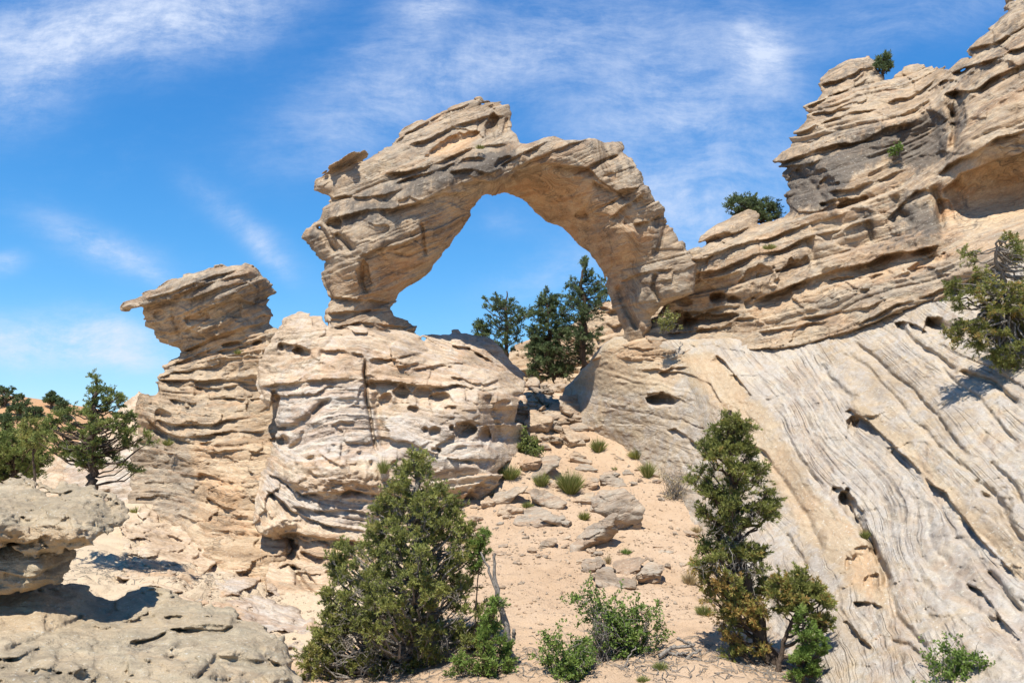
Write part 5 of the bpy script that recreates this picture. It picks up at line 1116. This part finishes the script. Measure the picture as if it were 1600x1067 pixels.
for u, v, s in [(14, 648, .7), (26, 662, .6), (60, 650, .8), (74, 664, .6), (36, 676, .8), (18, 690, .7), (64, 684, .7), (84, 668, .7), (-20, 640, 1.1), (-45, 655, .9), (-80, 640, 1.2), (-60, 670, .8), (104, 664, .8), (118, 672, .7), (48, 646, .5), (3, 658, .6)]:
    o = src.copy(); COL.objects.link(o); y = hill_Y(u, v); o.location = W(u, v, y); o.scale = (s * rgh.uniform(.55, .85), s * .66, s * .58); o.rotation_euler = (0, 0, rgh.uniform(0, 6))
    o['label'] = 'one of the small dark junipers scattered over the slope of the red hill'; o['group'] = 'scattered small junipers on the red hill'
    for kk in kids:
        c = kk.copy(); COL.objects.link(c); c.parent = o
# ---- pines behind the arch
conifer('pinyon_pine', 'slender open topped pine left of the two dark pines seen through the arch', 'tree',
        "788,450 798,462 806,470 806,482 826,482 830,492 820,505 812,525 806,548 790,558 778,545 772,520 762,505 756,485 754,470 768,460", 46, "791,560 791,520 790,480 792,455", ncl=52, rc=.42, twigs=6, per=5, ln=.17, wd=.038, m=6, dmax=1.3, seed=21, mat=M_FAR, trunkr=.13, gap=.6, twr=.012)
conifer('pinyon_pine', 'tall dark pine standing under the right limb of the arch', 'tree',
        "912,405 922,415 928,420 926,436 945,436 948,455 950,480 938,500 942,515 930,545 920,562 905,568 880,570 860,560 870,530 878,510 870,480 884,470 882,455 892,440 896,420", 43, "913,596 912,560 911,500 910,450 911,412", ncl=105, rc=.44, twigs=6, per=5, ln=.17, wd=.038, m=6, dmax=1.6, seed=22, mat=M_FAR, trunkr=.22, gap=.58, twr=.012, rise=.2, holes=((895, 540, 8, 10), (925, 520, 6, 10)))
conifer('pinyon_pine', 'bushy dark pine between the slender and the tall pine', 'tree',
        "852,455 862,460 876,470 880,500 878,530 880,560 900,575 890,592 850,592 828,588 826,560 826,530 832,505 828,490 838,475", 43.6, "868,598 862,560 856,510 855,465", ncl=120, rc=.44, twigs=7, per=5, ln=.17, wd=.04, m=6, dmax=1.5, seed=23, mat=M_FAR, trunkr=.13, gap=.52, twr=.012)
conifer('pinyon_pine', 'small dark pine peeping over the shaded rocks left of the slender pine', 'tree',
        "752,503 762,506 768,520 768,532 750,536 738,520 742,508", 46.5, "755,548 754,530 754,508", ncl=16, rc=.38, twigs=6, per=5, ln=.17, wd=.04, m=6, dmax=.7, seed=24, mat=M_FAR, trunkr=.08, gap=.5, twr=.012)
# ---- on the right cliff
conifer('pinyon_pine', 'gnarled half dead pinyon growing out of the right slope at the right edge', 'tree',
        "1570,365 1590,370 1605,385 1640,400 1650,560 1600,575 1585,572 1575,580 1560,575 1545,555 1520,550 1495,540 1478,525 1480,510 1510,500 1490,480 1475,460 1478,440 1505,440 1520,430 1500,405 1500,390 1530,392 1550,380",
        20.4, "1672,478 1640,462 1600,452 1565,462 1570,440 1555,405 1560,375", ncl=170, rc=.24, twigs=8, per=5, ln=.08, wd=.018, m=7, depthc=-2.4, dmax=.7, seed=31, bare=70, dens=(1545, 400, 34, 26), mat=M_RUST, trunkr=.10, gap=.45, rise=-.1, upb=.2, bark=M_DEAD,
        holes=((1548, 402, 30, 24), (1590, 430, 20, 18)))
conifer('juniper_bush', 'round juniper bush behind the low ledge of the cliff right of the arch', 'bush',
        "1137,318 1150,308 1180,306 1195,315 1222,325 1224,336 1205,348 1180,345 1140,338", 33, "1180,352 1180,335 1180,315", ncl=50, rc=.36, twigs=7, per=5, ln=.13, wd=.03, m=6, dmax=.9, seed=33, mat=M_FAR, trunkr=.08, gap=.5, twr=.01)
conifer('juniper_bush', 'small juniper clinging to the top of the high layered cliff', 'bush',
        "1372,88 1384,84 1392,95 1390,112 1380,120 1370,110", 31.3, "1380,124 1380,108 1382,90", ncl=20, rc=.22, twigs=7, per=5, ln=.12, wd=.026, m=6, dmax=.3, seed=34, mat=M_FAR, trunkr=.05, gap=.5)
shrub('shrub', 'little yellow green shrub on the face of the high layered cliff', "1385,236 1400,226 1410,224 1408,236 1395,244", 27.2, (1402, 246), nst=4, nl=260, leaf=.05, seed=35, dmax=.2)
shrub('shrub', 'grey green shrub in the shaded hollow beside the right foot of the arch', "1026,496 1045,482 1062,492 1068,512 1030,518", 29.3, (1045, 520), nst=5, nl=420, leaf=.045, seed=36, dmax=.3, mat=M_JUN)
# ---- leafy shrubs at the bottom
shrub('shrub', 'bright leafy shrub with a long branch reaching left in the bottom centre', "880,908 895,910 910,925 935,920 965,935 985,950 995,965 1000,935 1020,945 1030,965 1052,980 1050,992 1025,1010 1000,1020 985,1030 950,1020 925,1000 920,965 900,945", 14.6, (985, 1040), nst=13, nl=3600, leaf=.034, seed=1, dmax=.55, bare=.3, stem=.016)
shrub('shrub', 'bright leafy shrub cut by the bottom edge just right of the dead snag', "855,988 870,985 885,1000 915,990 925,1005 928,1067 860,1067 845,1045 828,1035 828,1015 850,1008", 13.6, (890, 1085), nst=11, nl=3000, leaf=.034, seed=2, dmax=.45)
shrub('shrub', 'round green leafy shrub at the bottom right on the slickrock slope', "1450,1020 1470,1006 1495,1008 1520,1010 1545,1035 1562,1067 1560,1090 1440,1090 1452,1045", 11.0, (1505, 1085), nst=10, nl=3000, leaf=.026, seed=4, dmax=.4)
shrub('shrub', 'bare grey twiggy shrub between the two bright leafy shrubs', "925,960 945,950 960,985 950,1020 930,1040 918,1010", 14.2, (945, 1055), nst=9, nl=120, leaf=.03, seed=6, bare=.9, dmax=.3)
shrub('shrub', 'dry brown twiggy shrub on the sand left of the tall pinyon', "1030,735 1060,728 1085,740 1090,775 1050,790 1025,775", 26.2, (1055, 790), nst=14, nl=400, leaf=.03, seed=7, bare=.7, dmax=.5, mat=M_DRY)
shrub('shrub', 'dark green bush beside the long grey slab on the sand slope', "810,670 820,672 832,682 842,690 846,705 835,718 815,718 805,708 800,692 812,688", 29.2, (824, 722), nst=9, nl=2000, leaf=.055, seed=10, mat=M_PIN, dmax=.4)
# ---- clumps on the sand slope and ledges
TS = [('round bright green ephedra bush in the middle of the sand slope', 891, 770, 18, 42, 700, M_GRASS, None), ('feathery green ephedra clump left of the long grey slab', 797, 748, 15, 28, 420, M_GRASS, None),
      ('green ephedra clump at the lower end of the long grey slab', 846, 760, 11, 28, 300, M_GRASS, None), ('green bush against the foot of the slope below the big tan slab', 935, 706, 11, 27, 320, M_GRASS, None),
      ('dull green feathery bush at the foot of the right slope', 996, 716, 15, 20, 380, M_JUN, None), ('tall thin green clump with a yellow top near the dry brown shrub', 1012, 746, 9, 32, 260, M_GRASS, None),
      ('small green tuft on top of the buried grey rock', 825, 792, 10, 13, 200, M_GRASS, None), ('small dull tuft left of the leaning slab', 913, 812, 8, 18, 200, M_JUN, None), ('yellowish tuft at the left end of the wedge slab', 768, 774, 8, 13, 160, M_DRY, None),
      ('tiny green sprig on the sand below the feathery bushes', 960, 734, 5, 8, 60, M_GRASS, None), ('dry grass tuft at the foot of the slope left of the pinyon', 1052, 738, 9, 12, 160, M_DRY, None), ('dry straw coloured tuft beside the grey stone left of the pinyon', 1088, 832, 8, 16, 160, M_DRY, None),
      ('pale dry grass tuft in front of the tall pinyon', 1078, 912, 11, 26, 220, M_DRY, None), ('dark green clump in the shade behind the tall pinyon', 1100, 960, 12, 22, 260, M_GRASS, None), ('small green sprig above the low bedrock', 978, 864, 9, 12, 140, M_BROAD, None),
      ('dry tuft between the bedrock blocks', 950, 880, 5, 18, 90, M_DRY, None), ('green tuft right of the bottom leafy shrub', 1032, 1046, 11, 18, 200, M_GRASS, None), ('bright green tuft below the bottom leafy shrub', 1005, 1064, 10, 14, 160, M_GRASS, None),
      ('bright green ephedra on the brown ledge above the big juniper', 650, 735, 19, 30, 420, M_GRASS, 24.0), ('yellow green sprig at the bottom of the vertical crack', 599, 738, 9, 28, 140, M_GRASS, 24.2),
      ('small green tuft in the dark cleft of the slickrock', 1352, 840, 7, 18, 120, M_JUN, 17.0), ('yellow green grass tuft on a ledge of the layered cliff', 1202, 388, 13, 12, 200, M_GRASS, 29.0), ('green tuft under the shaded edge of the pale knoll', 262, 695, 8, 14, 120, M_JUN, 28.2), ('small green tuft on the waist of the mushroom rock', 371, 552, 6, 10, 80, M_JUN, 29.0),
      ('grey green tuft on top of the arch beside its dark notch', 750, 231, 10, 8, 120, M_JUN, 29.0), ('small dark tuft on the gully floor below the pale knoll', 215, 800, 14, 14, 160, M_JUN, None), ('dull tuft at the right of the gully below the mushroom rock', 318, 850, 7, 10, 100, M_DRY, None)]
for i, (lb, u, v, r, h, n, mt, Y) in enumerate(TS):
    tussock('grass_tuft' if mt is M_DRY or r < 11 else 'ephedra_bush', lb, 'grass tuft' if mt is M_DRY or r < 11 else 'bush', u, v, r, h, mt, Y, n * 1.5, i, group='grass and ephedra clumps on the rocks and sand')
# ---- dead wood
def deadwood(name, label, specs, Y, cat):
    rng = np.random.default_rng(len(label)); L = []
    for ln, r0, r1 in specs:
        p = P(ln); w = W(p[:, 0], p[:, 1], Y) ; n = len(w) * 4; t = np.linspace(0, len(w) - 1, n); i = np.minimum(t.astype(int), len(w) - 2); f = (t - i)[:, None]
        q = w[i] * (1 - f) + w[i + 1] * f + rng.normal(0, .012, (n, 3)); L.append((q, np.linspace(r0, r1, n) * rng.uniform(.85, 1.15, n)))
    b = L[0][0][0]; v, q = tubes(L, 9)
    return tag(put(name, np_mesh(name, v - b, q, M_DEAD), b), label, cat)
deadwood('dead_snag', 'bare dead snag leaning right of the big central juniper', [("806,1065 798,1020 792,985 780,940 774,900 771,864", .075, .022), ("794,990 784,960 776,925 764,890 752,864", .045, .015), ("796,1005 803,995 804,982", .035, .03), ("790,1060 778,1040 770,1020", .05, .03)], 14.2, 'dead tree')
deadwood('fallen_log', 'weathered grey log lying on the sand left of the pinyon', [("1028,1024 1050,1012 1075,1010 1096,1020", .04, .02), ("1056,998 1075,1003 1084,1008", .02, .03), ("1070,1032 1082,1020 1096,1014", .03, .02), ("1040,1018 1060,1022 1078,1018", .03, .02)], 14.2, 'log')
deadwood('dead_branch', 'grey forked branch lying under the bright leafy shrubs', [("925,1058 945,1062 975,1066 1000,1072", .03, .02), ("940,1060 930,1045 928,1030", .02, .01), ("975,1040 985,1020 995,1010", .015, .008)], 13.8, 'branch')
# litter of fallen twigs: nobody could count them
rg = np.random.default_rng(5); L = []
for i in range(1500):
    cx, cy, sx_, sy_ = ((-1.6, 14.6, 1.8, .8), (5.0, 14.1, .7, .6), (2.3, 13.9, 1.6, .5), (-9.8, 21.5, 1.2, .9))[i % 4]
    x, y = rg.normal(cx, sx_), rg.normal(cy, sy_); a = rg.uniform(0, 6.3); l = rg.uniform(.05, .3)
    L.append((np.array([[x, y, 0], [x + math.cos(a) * l * .5, y + math.sin(a) * l * .5, .02], [x + math.cos(a + .4) * l, y + math.sin(a + .4) * l, 0]]), np.array([.007, .006, .004])))
pa = np.array([q[0] for q in L]); gz = ground_h(pa[..., 0].ravel(), pa[..., 1].ravel()).reshape(pa.shape[:2]); pa[..., 2] += gz + .012
v, q = tubes([(a, r[1]) for a, r in zip(pa, L)], 4)
tag(put('twig_litter', np_mesh('twig_litter', v, q, M_DEAD)), kind='stuff')
print(f'plants t={time.time() - T0:.1f}', flush=True)
# ================================================================ sun, sky, camera
SUN = np.array([-.15, -.40, .90]); SUN = SUN / np.linalg.norm(SUN)
sl = bpy.data.lights.new('sun', 'SUN'); sl.energy = 4.9; sl.angle = math.radians(.53); sl.color = (1, .955, .88)
so = bpy.data.objects.new('sun', sl); COL.objects.link(so)
from mathutils import Vector
so.rotation_euler = Vector(SUN).to_track_quat('Z', 'Y').to_euler(); so.location = (-8, -10, 25)
wd = bpy.data.worlds.new('World'); scn.world = wd
t = NT(wd)
sky = t.n('ShaderNodeTexSky', sky_type='NISHITA', sun_disc=False)
sky.sun_elevation = math.asin(SUN[2]); sky.sun_rotation = math.atan2(SUN[0], SUN[1]); sky.air_density = .85; sky.dust_density = .25; sky.ozone_density = 1.6; sky.altitude = 2500
gen = t.n('ShaderNodeTexCoord').outputs['Generated']
sp = t.n('ShaderNodeSeparateXYZ', {0: gen})
yy = t.m('MAXIMUM', sp.outputs[1], .08)
gx = t.m('DIVIDE', sp.outputs[0], yy); gz = t.m('DIVIDE', sp.outputs[2], yy)      # where the sight line meets a sheet far to the north
def cloud(u, v, ru, rv, rot, amt):
    p = W(u, v, 1.0); ro = math.radians(rot)
    dx = t.m('SUBTRACT', gx, float(p[0])); dz = t.m('SUBTRACT', gz, float(p[2]))
    a = t.m('ADD', t.m('MULTIPLY', dx, math.cos(ro) * F / ru), t.m('MULTIPLY', dz, math.sin(ro) * F / ru))
    b = t.m('ADD', t.m('MULTIPLY', dx, -math.sin(ro) * F / rv), t.m('MULTIPLY', dz, math.cos(ro) * F / rv))
    r2 = t.m('ADD', t.m('MULTIPLY', a, a), t.m('MULTIPLY', b, b))
    return t.m('MULTIPLY', t.m('EXPONENT', t.m('MULTIPLY', r2, -1.0)), amt)
CL = [(150, 40, 250, 70, 8, 1.1), (40, 140, 110, 60, 30, .55), (330, 40, 130, 50, 10, .5), (700, 120, 230, 60, 15, .45), (620, 60, 120, 40, 30, .4), (820, 60, 200, 80, 20, .38), (1000, 150, 200, 130, 40, .45), (1190, 80, 70, 50, -60, .75), (1120, 250, 150, 150, 60, .6), (560, 200, 160, 60, 20, .35), (1400, 30, 220, 50, 10, .35), (1060, 340, 90, 60, 0, .45), (670, 10, 60, 25, 0, .6),
      (155, 385, 95, 26, -22, .75), (230, 425, 40, 14, -30, .4), (380, 350, 95, 22, -38, .5), (420, 400, 45, 16, -45, .65), (5, 412, 30, 16, 10, .8), (70, 535, 170, 38, 2, 1.15), (200, 560, 110, 20, -8, .7), (170, 505, 60, 18, -20, .35), (60, 625, 160, 14, 0, .1), (860, 430, 110, 35, 20, .3), (790, 350, 40, 20, 0, .15)]
tot = None
for q in CL:
    c = cloud(*q); tot = c if tot is None else t.m('ADD', tot, c)
vec = t.n('ShaderNodeCombineXYZ', {0: gx, 1: gz}).outputs[0]
wv = t.n('ShaderNodeTexNoise', {'Vector': vec, 'Scale': 2.2, 'Detail': 3}).outputs[1]
vec2 = t.n('ShaderNodeVectorMath', {0: vec, 1: t.n('ShaderNodeVectorMath', {0: wv, 1: (.16, .16, 0)}, operation='MULTIPLY').outputs[0]}, operation='ADD').outputs[0]
mp = t.n('ShaderNodeMapping', {'Vector': vec2, 'Rotation': (0, 0, math.radians(38)), 'Scale': (2.2, 7.5, 1)}).outputs[0]
n1 = t.noise(mp, 3.2, 12, .72); n2_ = t.noise(vec2, 8.0, 12, .72)
wis = t.m('ADD', t.m('MULTIPLY', n1, .55), t.m('MULTIPLY', n2_, .45))
dens = t.m('MULTIPLY', tot, t.mr(wis, .33, .72, .12, 1.15, True))
dens = t.m('MINIMUM', t.m('ADD', dens, t.m('MULTIPLY', t.mr(wis, .5, .8, 0, 1, True), .06)), .9)
hs = t.n('ShaderNodeHueSaturation', {'Hue': .5, 'Saturation': 1.30, 'Value': 2.5, 'Color': sky.outputs[0]}).outputs[0]
den = t.n('ShaderNodeVectorMath', {0: hs, 1: (.09, .09, .09), 2: (1, 1, 1)}, operation='MULTIPLY_ADD').outputs[0]
hs = t.n('ShaderNodeVectorMath', {0: hs, 1: den}, operation='DIVIDE').outputs[0]      # the camera's shoulder: keeps the bright horizon blue
hs = t.mix(1.0, hs, (.66, 1.03, 1.36), 'MULTIPLY')
cc = t.mix(dens, hs, (6.2, 7.0, 8.6))
bg = t.n('ShaderNodeBackground', {0: cc, 1: .082})
t.n('ShaderNodeOutputWorld', {0: bg.outputs[0]})
cam = bpy.data.cameras.new('camera'); cam.lens = 36 * F / 1600; cam.sensor_width = 36; cam.clip_end = 6000; cam.clip_start = .1
co = bpy.data.objects.new('camera', cam); COL.objects.link(co); co.rotation_euler = (math.pi / 2 + PITCH, 0, 0)
scn.camera = co
vs = scn.view_settings; vs.view_transform = 'Standard'; vs.look = 'None'; vs.exposure = .58; vs.gamma = 1
scn.render.engine = 'CYCLES'; scn.cycles.max_bounces = 5; scn.cycles.diffuse_bounces = 3; scn.cycles.use_denoising = True
print(f'script {time.time() - T0:.1f}s', flush=True)
